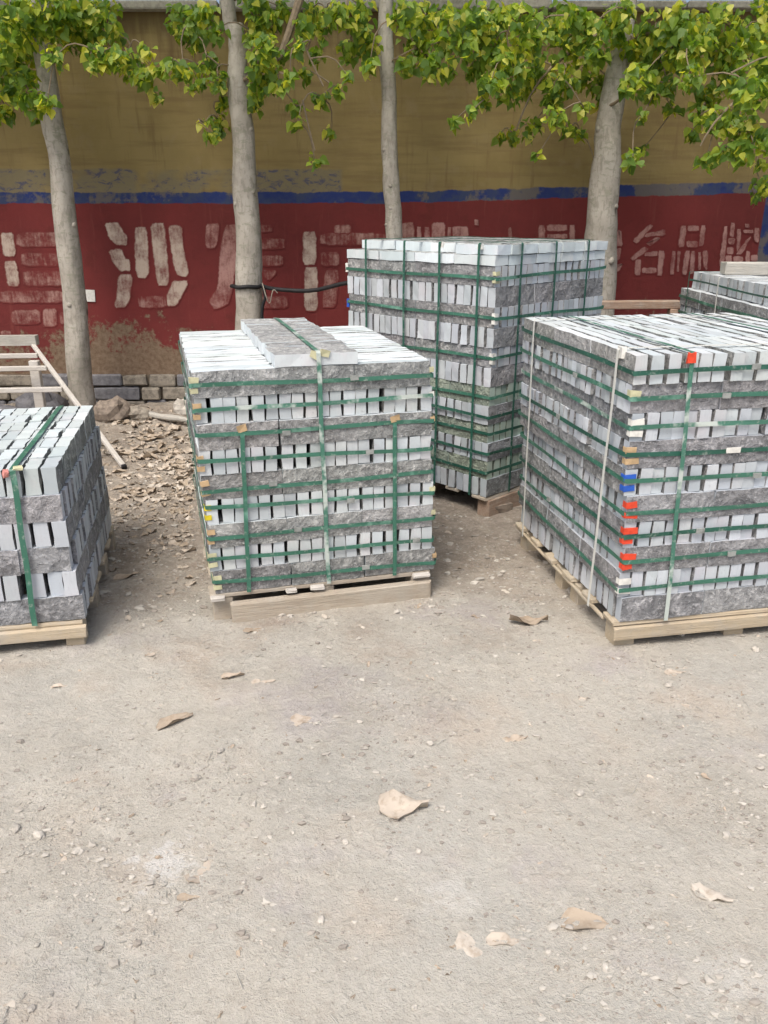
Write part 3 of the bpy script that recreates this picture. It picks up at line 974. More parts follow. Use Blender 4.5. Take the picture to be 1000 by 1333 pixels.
half_strap(B, 0.765, B.z0 - 0.002, B.z0 + 6.75 * BH, -0.002, 'green')
for zi, mt in ((8, 'pad_cream'), (7, 'pad_tan'), (5, 'pad_tan'), (4, 'pad_tan'), (3, 'pad_yellow'), (2, 'pad_tan'), (1, 'pad_cream'), (0, 'pad_cream')):
    z = B.z0 + zi * BH + 0.05
    B.pad('--', z + 0.019, mt, 0.032, 0.02, 0.022); B.pad('--', z - 0.021, mt, 0.03, 0.02, 0.02)
for zi, mt in ((8, 'pad_cream'), (7, 'pad_white'), (6, 'pad_tan'), (3, 'pad_cream'), (2, 'pad_cream'), (0, 'pad_tan')):
    z = B.z0 + zi * BH + 0.05
    B.pad('+-', z + 0.016, mt, 0.02, 0.02, 0.02)
for aa, zi, mt in ((0.16, 6.78, 'pad_tan'), (0.765, 6.78, 'pad_tan'), (0.45, 9.42, 'pad_cream'), (0.49, 9.46, 'pad_cream')):
    b = MB(); b.box((aa, -0.012 if zi < 9 else -0.010, B.z0 + zi * BH), (0.036, 0.004, 0.026), (0.1, rng.uniform(-.4, .4), 0), 0.003); b.build('corner_pad', M[mt], B.t)
B.deck('oldwood', 6)
zb = B.z0 - 0.022
B.plank('front_board', 0.075, B.W - 0.01, -0.045, -0.018, -0.03, B.z0 - 0.034, 'oldwood', 0.005)
for bb in (0.0, 0.50, 0.98):
    for aa in (0.0, 0.42, 0.84):
        B.plank('bearer_block', aa + 0.005, aa + 0.085, bb + 0.003, bb + 0.083, -0.03, zb - 0.001, 'oldwood')
for aa, ww in ((-0.005, 0.058), (0.30, 0.045), (0.40, 0.06), (0.845, 0.075)):
    B.plank('deck_end', aa, aa + ww, -0.034, -0.006, B.z0 - 0.021, B.z0 - 0.005, 'paleboard')

def seal(S, a, zi, face='b', h=0.019, w=0.032):
    z = S.z0 + zi * BH + 0.05
    da, db = S.hull(z)
    b = MB()
    if face == 'b':
        b.box((a, db - 0.0118, z), (w, 0.005, h), (0, rng.uniform(-.05, .05), 0), 0.0008)
    else:
        b.box((da - 0.0118, a, z), (0.005, w, h), (rng.uniform(-.05, .05), 0, 0), 0.0008)
    return b.build('strap_seal', M['seal'], S.t)
for a_, zi in ((0.60, 8), (0.33, 6), (0.66, 5), (0.27, 4), (0.58, 3), (0.36, 2), (0.86, 1), (0.64, 0)):
    seal(B, a_, zi)
# --- tall stack in the middle distance
C = Stack('tallest stack, fourteen courses, mossy below, standing in the middle behind the others', .548, 4.179, .763, .982, 1.107)
for i in range(12):
    kd = 'S' if i % 2 == 0 else 'H'
    course_tint = (0.80, 0.92, 0.78) if i in (1, 3, 5) else ((0.80, 0.82, 0.86) if i < 6 else (0.94, 0.94, 0.97))  # lower courses: moss green on odd ones, shade tinted into the even ones
    C.layer(kd, C.z0 + i * BH, da=rng.uniform(-.006, .006), db=rng.uniform(-.006, .006), tint=course_tint, lenb=0.28, lena=.33, pitch=0.0505)
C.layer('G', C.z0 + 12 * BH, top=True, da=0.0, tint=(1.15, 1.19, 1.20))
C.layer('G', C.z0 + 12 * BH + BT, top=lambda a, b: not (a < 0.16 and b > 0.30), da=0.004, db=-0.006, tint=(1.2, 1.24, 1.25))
C.finish(298)
for i in range(1, 12):
    if i % 2 == 1 or i < 5:
        C.strap_h(C.z0 + i * BH + 0.045 + rng.uniform(-.006, .006), 'green' if i > 4 else 'dkgreen', 0.008)
for bb in (0.10, 0.36, 0.62, 0.93):
    C.strap_v(bb, 'a', 'dkgreen', w=0.015, lean=rng.uniform(-.01, .01))
for aa in (0.18, 0.48, 0.78):
    C.strap_v(aa, 'b', 'dkgreen', w=0.015, lean=rng.uniform(-.01, .01))
for zi, mt in ((11, 'pad_cream'), (9, 'pad_white'), (7, 'pad_white')):
    z = C.z0 + zi * BH + 0.045
    C.pad('--', z + 0.018, mt, 0.03, 0.02, 0.02); C.pad('--', z - 0.018, mt, 0.03, 0.02, 0.02)
C.pad('-+', C.z0 + 9 * BH + 0.045, 'pad_blue', 0.02, 0.02, 0.05)
C.pad('-+', C.z0 + 11 * BH + 0.045, 'pad_white', 0.02, 0.02, 0.05)
for bb in (0.10, 0.36):
    b = MB(); b.box((-0.004, bb, C.z0 + 12.9 * BH), (0.012, 0.026, 0.03), (0, 0.2, 0), 0.003); b.build('corner_pad', M['pad_white'], C.t)
C.deck('oldwood', 6)
zb = C.z0 - 0.022
C.plank('bearer_board', 0.02, C.W, -0.012, 0.07, -0.02, zb - 0.001, 'redwood')
C.plank('bearer_board', 0.02, C.W, 0.50, 0.58, -0.02, zb - 0.001, 'redwood')
C.plank('bearer_board', 0.02, C.W, 1.02, 1.10, -0.02, zb - 0.001, 'redwood')

# --- big stack on the right, corner towards the camera
Dk = Stack('big stack at the right edge with orange red corner pads and white upright straps', .862, 2.748, .188, 1.02, 1.09)
for i in range(9):
    kd = 'S' if i % 2 == 0 else 'H'
    Dk.layer(kd, Dk.z0 + i * BH, da=0.016 - 0.004 * i + rng.uniform(-.007, .007), db=rng.uniform(-.006, .006), tint=(0.97, 0.97, 1.01), lena=.30, lenb=.36, jend=0.007)
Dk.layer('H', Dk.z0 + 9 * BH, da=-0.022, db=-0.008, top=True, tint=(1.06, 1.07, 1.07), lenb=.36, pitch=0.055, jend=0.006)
Dk.finish(298)
for i in range(1, 10):
    Dk.strap_h(Dk.z0 + i * BH + 0.048 + rng.uniform(-.006, .006), 'faded' if i == 7 else ('green' if i % 3 else 'dkgreen'), 0.009)
Dk.strap_v(0.205, 'b', 'faded', w=0.016, lean=-0.030)
Dk.strap_v(0.76, 'b', 'green', w=0.016, lean=0.01)
Dk.strap_v(0.15, 'a', 'white', w=0.015, lean=-0.045)
Dk.strap_v(0.90, 'a', 'white', w=0.013, lean=0.02)
for zi, mt, two in ((7, 'pad_white', 1), (6, 'pad_tan', 1), (5, 'pad_blue', 1), (4, 'pad_red', 1), (3, 'pad_red', 1), (2, 'pad_red', 1), (1, 'pad_white', 1), (8, 'pad_cream', 0)):
    z = Dk.z0 + zi * BH + 0.048
    Dk.pad('--', z + 0.019, mt, 0.046, 0.024, 0.024)
    if two:
        Dk.pad('--', z - 0.020, mt, 0.044, 0.024, 0.022)
b = MB(); b.box((0.172, -0.018, Dk.z0 + 9.86 * BH), (0.026, 0.016, 0.036), (0, 0, 0), 0.003); b.build('corner_pad', M['pad_red'], Dk.t)
b = MB(); b.box((0.006 - 0.03, 0.10, Dk.z0 + 9.93 * BH), (0.014, 0.045, 0.04), (0, 0, 0), 0.003); b.build('corner_pad', M['pad_white'], Dk.t)
b = MB(); b.box((0.385, -0.0135, Dk.z0 + 6.52 * BH), (0.055, 0.004, 0.020), (0, 0, 0), 0.001); b.build('strap_buckle', M['pad_white'], Dk.t)
for a_, zi in ((0.42, 9), (0.33, 8), (0.50, 5), (0.30, 3), (0.44, 2), (0.62, 4)):
    seal(Dk, a_, zi)
for b_, zi in ((0.45, 8), (0.6, 6), (0.4, 3), (0.7, 2)):
    seal(Dk, b_, zi, 'a')
zb = Dk.deck('pine', 6)
Dk.plank('front_board', 0.004, Dk.W, -0.014, 0.012, 0.026, Dk.z0 - 0.024, 'pine', 0.003)
for bb in (0.015, 0.36, 0.53, 0.98):
    for aa in (0.016, 0.48, 0.92):
        Dk.plank('bearer_block', aa + 0.004, aa + 0.088, bb, bb + 0.08, -0.03, zb - 0.001, 'pine')
Dk.plank('side_board', 0.0, 0.014, 0.09, Dk.D, Dk.z0 - 0.036, Dk.z0 - 0.024, 'pine')

# --- stack at the far right, mostly hidden
E = Stack('partly hidden stack at the far right with a grey board lying on its top', 1.90, 4.05, 0.0, 1.0, 1.35)
for i in range(10):
    kd = 'H' if i % 2 else 'S'
    if i == 9:
        kd = 'H'
    E.layer(kd, E.z0 + i * BH, da=rng.uniform(-.005, .005), db=rng.uniform(-.005, .005), tint=(0.92, 0.93, 0.96))
zt = E.z0 + 10 * BH
E.off.append((zt, zt + BH, 0.05, 0.0))
for j, bpos in enumerate(E.rows(1.29, 0.066, 0.060)):
    for i in range(3):
        k = rng.uniform(.9, 1.05)
        E.put(0.055 + 0.15 + i * 0.305, bpos + 0.02, zt + 0.05, 0.30, 0.060, 0.0985, 'a', False, (k, k, k * 1.02), ['z'] + (['a-'] if i == 0 else []) + (['b+'] if j > 17 else []))
E.finish(200)
for i in (6, 7, 8, 9):
    E.strap_h(E.z0 + i * BH + 0.05, 'green', 0.006)
E.strap_h(zt + 0.05, 'dkgreen', 0.012, w=0.010, gap=0.004)
E.strap_v(0.70, 'a', 'white', w=0.014, zt=zt + BH, lean=0.02)
E.strap_v(1.18, 'a', 'dkgreen', w=0.012, zt=zt + BH, lean=0.01)
E.deck('oldwood', 6)
for bb in (0.0, 0.5, 1.0):
    E.plank('bearer_board', 0.0, E.W, bb, bb + 0.08, -0.02, E.z0 - 0.024, 'oldwood')
b = MB(); b.box((0, 0, 0), (1.25, 0.11, 0.07), bev=0.004, jit=0.003)
tag(b.build('wooden_board', M['greywood'], loc=(2.64, 5.02, zt + BH + 0.038), rot=(0, 0.0, -0.08)), 'grey weathered board lying across the top of the far right stack', 'board')

# ---------------------------------------------------------------- timber between the right stacks
t = thing('timber_trestle', 'low trestle whose reddish beam shows between the tallest and right stacks', 'trestle', (1.70, 5.75, 0))
def tpart(name, p, q, w, h, mat, par):
    bb = MB(); bb.beam(p, q, w, h, jit=0.002); return bb.build(name, mat, par)
zb_ = at(830, 397, 5.75).z
tpart('beam', (-0.42, 0, zb_), (0.33, 0.02, zb_ + 0.004), 0.09, 0.05, M['redwood'], t)
for sx in (-0.33, 0.28):
    for sy in (-1, 1):
        tpart('leg', (sx, 0.16 * sy, -0.02), (sx, 0.02 * sy, zb_ - 0.026), 0.05, 0.035, M['redwood'], t)

# ---------------------------------------------------------------- wooden rack behind the left stack
P_end = on_ground(161, 609)
P_top = at(43, 449, 6.30)
t = thing('wooden_rack', 'pale ladder shaped rack sloping down to the ground behind the leftmost stack', 'rack', (P_top.x, P_top.y, 0))
o0 = Vector((P_top.x, P_top.y, 0))
dirv = (P_end - P_top)
def L_(p):
    return Vector(p) - o0
wide = Vector((-1.05, -0.10, 0.0))
b = MB(); b.beam(L_(P_top - dirv * 0.005), L_(P_end + Vector((0, 0, 0.012))), 0.030, 0.028); b.build('side_rail', M['paleboard'], t)
b = MB(); b.beam(L_(P_top + wide), L_(P_end + wide + Vector((0, 0, 0.012))), 0.030, 0.028); b.build('side_rail', M['paleboard'], t)
b = MB(); b.beam(L_(P_end + Vector((0, 0, 0.012)) - dirv * 0.002), L_(P_end + Vector((0, 0, 0.012)) + dirv * 0.012), 0.033, 0.031); b.build('rail_end_cap', M['cable'], t)
for tt, hh in ((0.10, 0.045), (0.215, 0.045), (0.40, 0.045), (0.60, 0.04), (0.8, 0.04)):
    p = P_top + dirv * tt
    b = MB(); b.beam(L_(p + Vector((-0.022, 0, 0))), L_(p + wide + Vector((0.022, 0, 0))), 0.038, hh * 0.75); b.build('rung', M['paleboard'], t)
p = P_top + Vector((0.03, 0.02, 0.035))
b = MB(); b.beam(L_(p), L_(p + wide * 1.02), 0.07, 0.075, jit=0.004); b.build('top_plank', M['greywood'], t)
for f in (0.02, 0.97):
    p = P_top + dirv * 0.12 + wide * (0.06 + 0.86 * (f > 0.5))
    b = MB(); b.beam(L_((p.x, p.y, -0.05)), L_((p.x, p.y, p.z - 0.02)), 0.07, 0.05, up=(0, 1, 0)); b.build('leg', M['paleboard'], t)

# ---------------------------------------------------------------- boulders and debris at the wall foot
def rock_mesh(seed, nlat=7, nlon=10, rough=0.28):
    r = random.Random(seed)
    ph = r.uniform(0, 50)
    vs = [(0, 0, -0.5)]; fs = []
    for i in range(1, nlat):
        th = math.pi * i / nlat
        for j in range(nlon):
            a = 2 * math.pi * j / nlon
            k = 1 + rough * float(vnoise(math.cos(a) * 1.7 + ph, math.sin(a) * 1.7 + math.cos(th) * 2.3, seed)) + r.uniform(-.06, .06)
            vs.append((0.5 * k * math.sin(th) * math.cos(a), 0.5 * k * math.sin(th) * math.sin(a), -0.5 * k * math.cos(th)))
    vs.append((0, 0, 0.45))
    for j in range(nlon):
        fs.append((0, 1 + (j + 1) % nlon, 1 + j))
        for i in range(nlat - 2):
            a, b2 = 1 + i * nlon + j, 1 + i * nlon + (j + 1) % nlon
            fs.append((a, b2, b2 + nlon, a + nlon))
        fs.append((1 + (nlat - 2) * nlon + j, 1 + (nlat - 2) * nlon + (j + 1) % nlon, len(vs) - 1))
    return vs, fs
def rock(name, label, u, v, size, mat, seed, rz=0.0, sink=0.3, cat='rock'):
    p = on_ground(u, v)
    vs, fs = rock_mesh(seed)
    o = obj(name, mesh(name, vs, fs, [M[mat]]), None, (p.x, p.y, gzf(p.x, p.y) + size[2] * (0.5 - sink)), (0.1, -0.1, rz), size)
    return tag(o, label, cat)
rock('boulder', 'brown boulder at the wall foot beside the leftmost trunk', 148, 549, (0.28, 0.20, 0.21), 'boulder', 3, 0.4, 0.2)
rock('boulder', 'narrow grey brown rock slab leaning right of the brown boulder', 178, 547, (0.24, 0.15, 0.15), 'rubble', 8, -0.6, 0.3)
rock('boulder', 'pale rock lying against the back left corner of the raised strip stack', 240, 540, (0.16, 0.14, 0.17), 'pebble', 21, 0.2, 0.3)
rock('boulder', 'dark rough rock under the pale rack against the wall', 58, 545, (0.42, 0.25, 0.30), 'rubble2', 33, 0.9, 0.2)
rock('boulder', 'dark stone slab at left picture edge under the pale rack', 5, 556, (0.48, 0.26, 0.24), 'rubble2', 35, 0.2, 0.25)
pa, pb = on_ground(186, 547), on_ground(248, 556)
b = MB()
b.tube([(pa + (pb - pa) * k / 5 + Vector((0, 0.01 * math.sin(k * 2), 0.02 + gzf(pa.x, pa.y)))) for k in range(6)], [0.020, 0.024, 0.022, 0.025, 0.021, 0.018], 9, wob=0.2)
tag(b.build('fallen_branch', M['greywood']), 'short thick dead branch lying on dirt by the wall foot', 'branch')
b = MB(); p0 = on_ground(640, 657); C_inv = None
b.box((0, 0, 0), (0.16, 0.09, 0.045), bev=0.006, jit=0.006)
tag(b.build('broken_brick', M['boulder'], loc=(p0.x + 0.02, p0.y - 0.06, 0.012), rot=(0, 0.06, 0.5)), 'reddish brick piece lying before the near corner of the tallest stack', 'brick')

# ---------------------------------------------------------------- trees
def leaf_geo(rnd, curl=0.15, fold=0.25, size=1.0, n=3):
    """heart shaped pointed leaf, base at origin, tip along +x, flat normal +z"""
    ts = (0.0, 0.12, 0.36, 0.68, 1.0)
    ws = (0.05, 0.36, 0.42, 0.22, 0.0)
    vs = []; fs = []
    rows_ = []
    for t, w in zip(ts, ws):
        zc = -curl * t * t
        zs_ = zc + fold * w
        w2 = w * rnd.uniform(0.9, 1.1)
        if w == 0.0:
            rows_.append([len(vs)] * 3); vs.append((t * size, 0, zc * size))
        else:
            x0 = t - (0.05 if t == 0.12 else 0)
            rows_.append([len(vs), len(vs) + 1, len(vs) + 2])
            vs += [(x0 * size, -w2 * size, (zs_ + rnd.uniform(-.03, .03)) * size), (t * size, 0, zc * size), (x0 * size, w2 * size, (zs_ + rnd.uniform(-.03, .03)) * size)]
    for i in range(len(rows_) - 1):
        a, b2 = rows_[i], rows_[i + 1]
        for s in (0, 1):
            f = [a[s], a[s + 1], b2[s + 1], b2[s]]
            f = [q for k, q in enumerate(f) if q not in f[:k]]
            fs.append(tuple(f))
    return vs, fs

GREENS = [(0.146, 0.238, 0.033), (0.183, 0.284, 0.037), (0.104, 0.191, 0.033), (0.232, 0.325, 0.04), (0.329, 0.394, 0.046), (0.183, 0.29, 0.061), (0.128, 0.22, 0.05), (0.451, 0.476, 0.061), (0.268, 0.36, 0.046), (0.159, 0.261, 0.044), (0.525, 0.534, 0.132), (0.098, 0.186, 0.031)]
LEAVES = []
for i in range(24):
    r_ = random.Random(300 + i)
    vs, fs = leaf_geo(r_, r_.uniform(-.1, .35), r_.uniform(.0, .45))
    me = mesh('leaf_mesh', vs, fs, [M['leaf']])
    c = GREENS[i % len(GREENS)]
    tint_attr(me, [(*c, 1)] * len(vs))
    LEAVES.append((np.array(vs), fs, me, c))

def leaf_rot(rnd):
    d = Vector((rnd.uniform(-1, 1), rnd.uniform(-1, 0.7), rnd.uniform(-1.5, -0.1))).normalized()
    up = Vector((rnd.uniform(-.8, .8), rnd.uniform(-1.2, 0.4), rnd.uniform(0.1, 1.2)))
    up = (up - d * up.dot(d)).normalized()
    return Matrix((d, up.cross(d), up)).transposed()

def smooth_path(pts, rads, n):
    pts = [Vector(p) for p in pts]
    out = []; ro = []
    for i in range(n + 1):
        t = i / n * (len(pts) - 1)
        k = min(int(t), len(pts) - 2); f = t - k
        p0, p1, p2, p3 = pts[max(k - 1, 0)], pts[k], pts[k + 1], pts[min(k + 2, len(pts) - 1)]
        q = 0.5 * ((2 * p1) + (p2 - p0) * f + (2 * p0 - 5 * p1 + 4 * p2 - p3) * f * f + (3 * p1 - p0 - 3 * p2 + p3) * f ** 3)
        out.append(q); ro.append(rads[k] * (1 - f) + rads[k + 1] * f)
    return out, ro

def tree(label, trunk_px, Yd, top, clusters, limbs=(), seed=0, crown_r=(1.9, 1.7), n_high=2600, base_x=None):
    rnd = random.Random(seed)
    pts = []; rads = []
    for u, v, w in trunk_px:
        p = at(u, v, Yd); pts.append(p); rads.append(w / 2 / FPX * project(p)[2])
    # down into the soil along the same line
    d = (pts[0] - pts[1]).normalized()
    foot = pts[0] + d * ((pts[0].z + 0.1) / max(0.2, -d.z))
    foot2 = pts[0] + (foot - pts[0]) * 0.85
    pts = [foot, foot2] + pts; rads = [rads[0] * 1.25, rads[0] * 1.08] + rads
    lean = (pts[-1] - pts[-2]).normalized()
    lean = Vector((lean.x * 0.4, lean.y * 0.4, 1)).normalized()
    last, lr = pts[-1], rads[-1]
    for k in (1, 2, 3):
        pts.append(last + lean * (top - last.z) * k / 3 + Vector((rnd.uniform(-.15, .15), rnd.uniform(-.15, .15), 0)))
        rads.append(max(0.012, lr * (1 - 0.31 * k)))
    T = thing('poplar_tree', label, 'tree', (foot.x, foot.y, 0), 0, 'poplars in a row along the wall')
    o0 = Vector((foot.x, foot.y, 0))
    pth, rr = smooth_path(pts, rads, 70)
    pth = [p + Vector((0.012 * float(vnoise(i * 0.23, seed, 41)), 0.01 * float(vnoise(i * 0.21, seed, 42)), 0)) for i, p in enumerate(pth)]
    rr = [r * (1 + 0.05 * float(vnoise(i * 0.5, seed, 43))) for i, r in enumerate(rr)]
    b = MB(); b.tube([p - o0 for p in pth], rr, 22, wob=0.10, seed=seed)
    for kk in range(5):
        i_ = rnd.randrange(6, 34); a_ = rnd.uniform(math.pi * 1.1, math.pi * 1.9)
        c_ = pth[i_] - o0; d_ = Vector((math.cos(a_), math.sin(a_), 0.15))
        b.tube([c_ + d_ * rr[i_] * 0.75, c_ + d_ * rr[i_] * 1.03, c_ + d_ * rr[i_] * 1.10], [rr[i_] * 0.32, rr[i_] * 0.22, rr[i_] * 0.10], 8, wob=0.2, seed=kk)
    b.build('trunk', M['bark'], T, smooth=True)
    # limbs above the picture
    nodes = [(p, r) for p, r in zip(pth, rr) if p.z > 2.0]
    bb = MB()
    tips = []
    for k in range(15):
        z0 = 2.9 + (top - 3.4) * k / 15
        p, r = min(nodes, key=lambda q: abs(q[0].z - z0))
        a = k * 2.4 + rnd.uniform(-.4, .4)
        ln = (1 - 0.55 * k / 15) * rnd.uniform(0.8, 1.1)
        e = p + Vector((math.cos(a) * crown_r[0] * ln, math.sin(a) * crown_r[1] * ln, 0.9 + rnd.uniform(-.2, .6)))
        if e.z > top: e.z = top
        mid = (p + e) / 2 + Vector((0, 0, -0.12))
        q, qr = smooth_path([p, mid, e], [r * 0.5, r * 0.3, 0.008], 6)
        bb.tube([x_ - o0 for x_ in q], qr, 6)
        tips.append((q, ln))
    # branches that show: thick ones given, thin ones grow from node to node towards each leaf cluster
    for lp in limbs:
        q = [at(u, v, yy) for u, v, yy, w in lp]; wr = [w / 2 / FPX * project(at(u, v, yy))[2] for u, v, yy, w in lp]
        q, wr = smooth_path(q, wr, 8)
        bb.tube([x_ - o0 for x_ in q], wr, 8)
        nodes += list(zip(q, wr))
    cl = [(at(u, v, yy), r, n) for (u, v, r, yy, n) in clusters]
    left = list(cl); grown = [p for p, _ in nodes if p.z > 2.45]
    if not grown: grown = [nodes[-1][0]]
    fine = []
    while left:
        best = None
        for c in left:
            for g in grown:
                pen = (g - c[0]).length + 0.5 * max(0.0, c[0].z - g.z)
                if best is None or pen < best[0]:
                    best = (pen, c, g)
        _, c, g = best
        left.remove(c)
        mid = (g + c[0]) / 2 + Vector((rnd.uniform(-.06, .06), rnd.uniform(-.05, .05), 0.05))
        q, qr = smooth_path([g, mid, c[0]], [0.006, 0.0045, 0.003], 5)
        fine.append([x_ - o0 for x_ in q])
        bb.tube(fine[-1], qr, 5)
        grown += [mid, c[0]]
    bb.build('branches', M['twig'], T)
    # leaves: (position, size, which)
    seen = []; rest = []
    for p, rpx, n in cl:
        rm = rpx / FPX * project(p)[2]
        for k in range(n):
            v = Vector((rnd.gauss(0, 1), rnd.gauss(0, 1), rnd.gauss(0, 1)))
            v = v.normalized() * (rnd.random() ** 0.45) * rm * 1.12
            q = p + Vector((v.x, v.y * 1.1, v.z * 0.95))
            if q.y > WALL_Y - 0.12 and q.z < z_top + 0.2: q.y = WALL_Y - rnd.uniform(.14, .3)
            seen.append((q, rnd.choice((rnd.uniform(0.034, 0.056), rnd.uniform(0.052, 0.08))), leaf_rot(rnd)))
    for k in range(n_high):
        q, ln = rnd.choice(tips)
        f = rnd.uniform(0.3, 1.05)
        i = min(int(f * (len(q) - 1)), len(q) - 1)
        p = q[i] + Vector((rnd.gauss(0, .33), rnd.gauss(0, .33), rnd.gauss(0, .3)))
        if p.z < 3.2: continue
        rest.append((p, rnd.uniform(0.085, 0.125), leaf_rot(rnd)))
    pick = []
    for s in seen:
        pr = project(s[0])
        if pr and -10 < pr[0] < 1010 and -10 < pr[1] < 400:
            pick.append((s[1] / pr[2] * (1 if pr[1] > 5 else 0.3), s))
        else:
            rest.append(s)
    pick.sort(key=lambda q: -q[0])
    crown_sh = pick[280:]
    rest += [s for _, s in crown_sh]
    V = []; F = []; Cc = []
    n0 = 0
    for p, sz, m3 in rest:
        lv, lf, me, c = LEAVES[rnd.randrange(len(LEAVES))]
        w = (lv * sz) @ np.array(m3).T + np.array(p - o0)
        V.append(w); F += [tuple(i + n0 for i in f) for f in lf]
        kk = rnd.uniform(.8, 1.2)
        Cc += [(c[0] * kk, c[1] * kk, c[2] * kk, 1)] * len(lv)
        n0 += len(lv)
    me = mesh('crown', np.concatenate(V), F, [M['leaf']])
    tint_attr(me, Cc)
    crown = obj('crown', me, T); crown['kind'] = 'stuff'
    for _, (p, sz, m3) in pick[:280]:
        lv, lf, me, c = LEAVES[rnd.randrange(len(LEAVES))]
        o = obj('leaf', me, crown)
        o.matrix_local = Matrix.LocRotScale(p - o0, m3.to_quaternion(), Vector((sz, sz, sz)))
    return T

def K(rows_, ylo=5.85, yhi=6.6, dens=1.0, seed=1):
    r_ = random.Random(seed)
    return [(u, v, r, r_.uniform(ylo, yhi), max(8, int(dens * r * r / 5.8))) for u, v, r in rows_]

tree('leaning pale trunked poplar at the left beside the pale rack', [(107, 520, 31), (100, 430, 30), (92, 350, 28), (77, 215, 27), (64, 120, 25), (46, 0, 23)], 6.40, 7.6,
     K([(18, 25, 36), (12, 75, 32), (40, 50, 26), (62, 18, 30), (98, 14, 30), (130, 25, 22), (85, 42, 22), (112, 52, 20), (132, 68, 17), (158, 72, 16), (174, 86, 18), (186, 100, 15), (205, 124, 11), (72, 74, 14), (8, 118, 18), (12, 146, 11), (48, 128, 18), (54, 150, 12), (150, 45, 12), (120, 80, 12), (62, 132, 11), (30, 30, 20), (145, 12, 12), (30, 130, 12), (85, 10, 18), (150, 85, 10), (190, 62, 9), (30, 100, 15)], 5.9, 6.6, 1.15, 1), seed=21, n_high=1500)
tree('speckled trunk poplar behind the raised strip stack, cable tied around it', [(327, 430, 36), (323, 330, 35), (318, 220, 31), (311, 110, 26), (306, 40, 22), (296, 0, 18)], 6.35, 8.0,
     K([(240, 28, 22), (252, 50, 14), (222, 86, 12), (240, 92, 14), (272, 84, 15), (256, 108, 12), (284, 104, 12), (278, 40, 14), (334, 10, 20), (330, 42, 15), (350, 22, 16), (346, 62, 18), (350, 90, 18), (338, 112, 16), (330, 132, 12), (292, 132, 10), (286, 158, 13), (266, 160, 7), (276, 174, 9), (392, 32, 13), (386, 60, 12), (378, 100, 11), (386, 138, 9), (388, 158, 8), (410, 208, 9), (432, 172, 8), (418, 126, 11), (440, 116, 9), (452, 98, 8), (270, 15, 14), (335, 85, 12), (255, 20, 14), (205, 90, 10), (410, 70, 11), (400, 95, 10), (365, 110, 10), (365, 70, 12), (368, 10, 12)], 5.8, 6.5, 1.25, 2),
     limbs=[[(404, -40, 6.2, 13), (390, 0, 6.15, 11), (372, 55, 6.1, 10), (362, 76, 6.1, 7)], [(393, 50, 6.0, 3), (408, 85, 6.0, 2.5), (421, 112, 6.0, 2)], [(394, 130, 6.0, 2.5), (402, 165, 6.0, 2), (410, 196, 6.0, 1.6)], [(311, 108, 6.35, 5), (362, 76, 6.1, 6)]], seed=22, n_high=1500)
tree('slimmest poplar, straight trunk behind the tallest stack', [(512, 330, 22), (509, 230, 21), (507, 120, 20), (505, 0, 18)], 6.45, 7.0,
     K([(440, 18, 18), (418, 40, 12), (466, 30, 18), (480, 58, 17), (452, 66, 13), (482, 82, 11), (522, 18, 18), (542, 50, 19), (575, 55, 16), (545, 15, 16), (580, 20, 14), (470, 8, 14), (405, 12, 12), (562, 28, 17), (530, 86, 13), (562, 86, 17), (582, 92, 12), (546, 72, 14), (428, 20, 10)], 5.9, 6.55, 1.25, 3), seed=23, n_high=1200)
tree('stout poplar with leafy boughs behind the tallest stack right end', [(782, 330, 40), (786, 240, 38), (793, 160, 34), (803, 90, 28), (818, 0, 22)], 6.40, 8.2,
     K([(620, 28, 24), (602, 58, 20), (642, 42, 24), (664, 80, 22), (640, 104, 17), (692, 50, 25), (722, 28, 24), (702, 92, 22), (742, 62, 24), (764, 38, 22), (732, 104, 20), (664, 122, 14), (628, 132, 10), (612, 146, 9), (592, 156, 9), (682, 112, 14), (692, 166, 13), (668, 174, 10), (650, 176, 8), (722, 150, 13), (700, 202, 7), (742, 168, 11), (756, 172, 9), (792, 118, 17), (772, 98, 18), (830, 104, 22), (860, 80, 22), (822, 60, 20), (852, 38, 24), (884, 28, 22), (836, 150, 10), (824, 204, 12), (836, 195, 8), (778, 228, 5), (802, 42, 15), (815, 12, 15), (786, 132, 12), (778, 66, 16), (840, 75, 16), (800, 100, 10), (615, 85, 14), (600, 35, 14), (720, 125, 13), (650, 20, 18), (745, 20, 18), (880, 60, 18), (875, 140, 10), (590, 20, 16), (680, 20, 18), (800, 20, 18), (640, 70, 16), (850, 120, 14), (870, 110, 13), (760, 140, 10)], 5.75, 6.6, 1.2, 4),
     limbs=[[(812, 20, 6.4, 8), (770, 50, 6.45, 5), (720, 85, 6.4, 4), (690, 125, 6.3, 3), (672, 170, 6.1, 2)], [(806, 60, 6.4, 7), (850, 40, 6.2, 5), (885, 10, 6.1, 4)], [(790, 140, 6.35, 5), (812, 125, 6.2, 3), (826, 100, 6.1, 3)]], seed=24, n_high=1500)
tree('poplar off the right picture edge whose bough hangs over the red wall end', [(1085, 420, 44), (1075, 300, 42), (1062, 150, 38), (1050, 0, 30)], 6.10, 8.0,
     K([(902, 58, 26), (932, 30, 26), (962, 60, 28), (992, 28, 28), (950, 98, 24), (922, 128, 18), (982, 118, 26), (942, 158, 20), (972, 168, 22), (912, 150, 12), (900, 172, 10), (962, 198, 16), (920, 208, 11), (940, 198, 12), (992, 242, 13), (988, 214, 8), (1002, 180, 18), (1010, 80, 26), (900, 100, 16), (984, 256, 8), (940, 70, 16)], 5.3, 6.1, 1.15, 5),
     limbs=[[(1055, 60, 6.1, 9), (1010, 90, 5.9, 5), (970, 120, 5.7, 4), (930, 160, 5.6, 3), (912, 190, 5.6, 2)]], seed=25, n_high=1500)
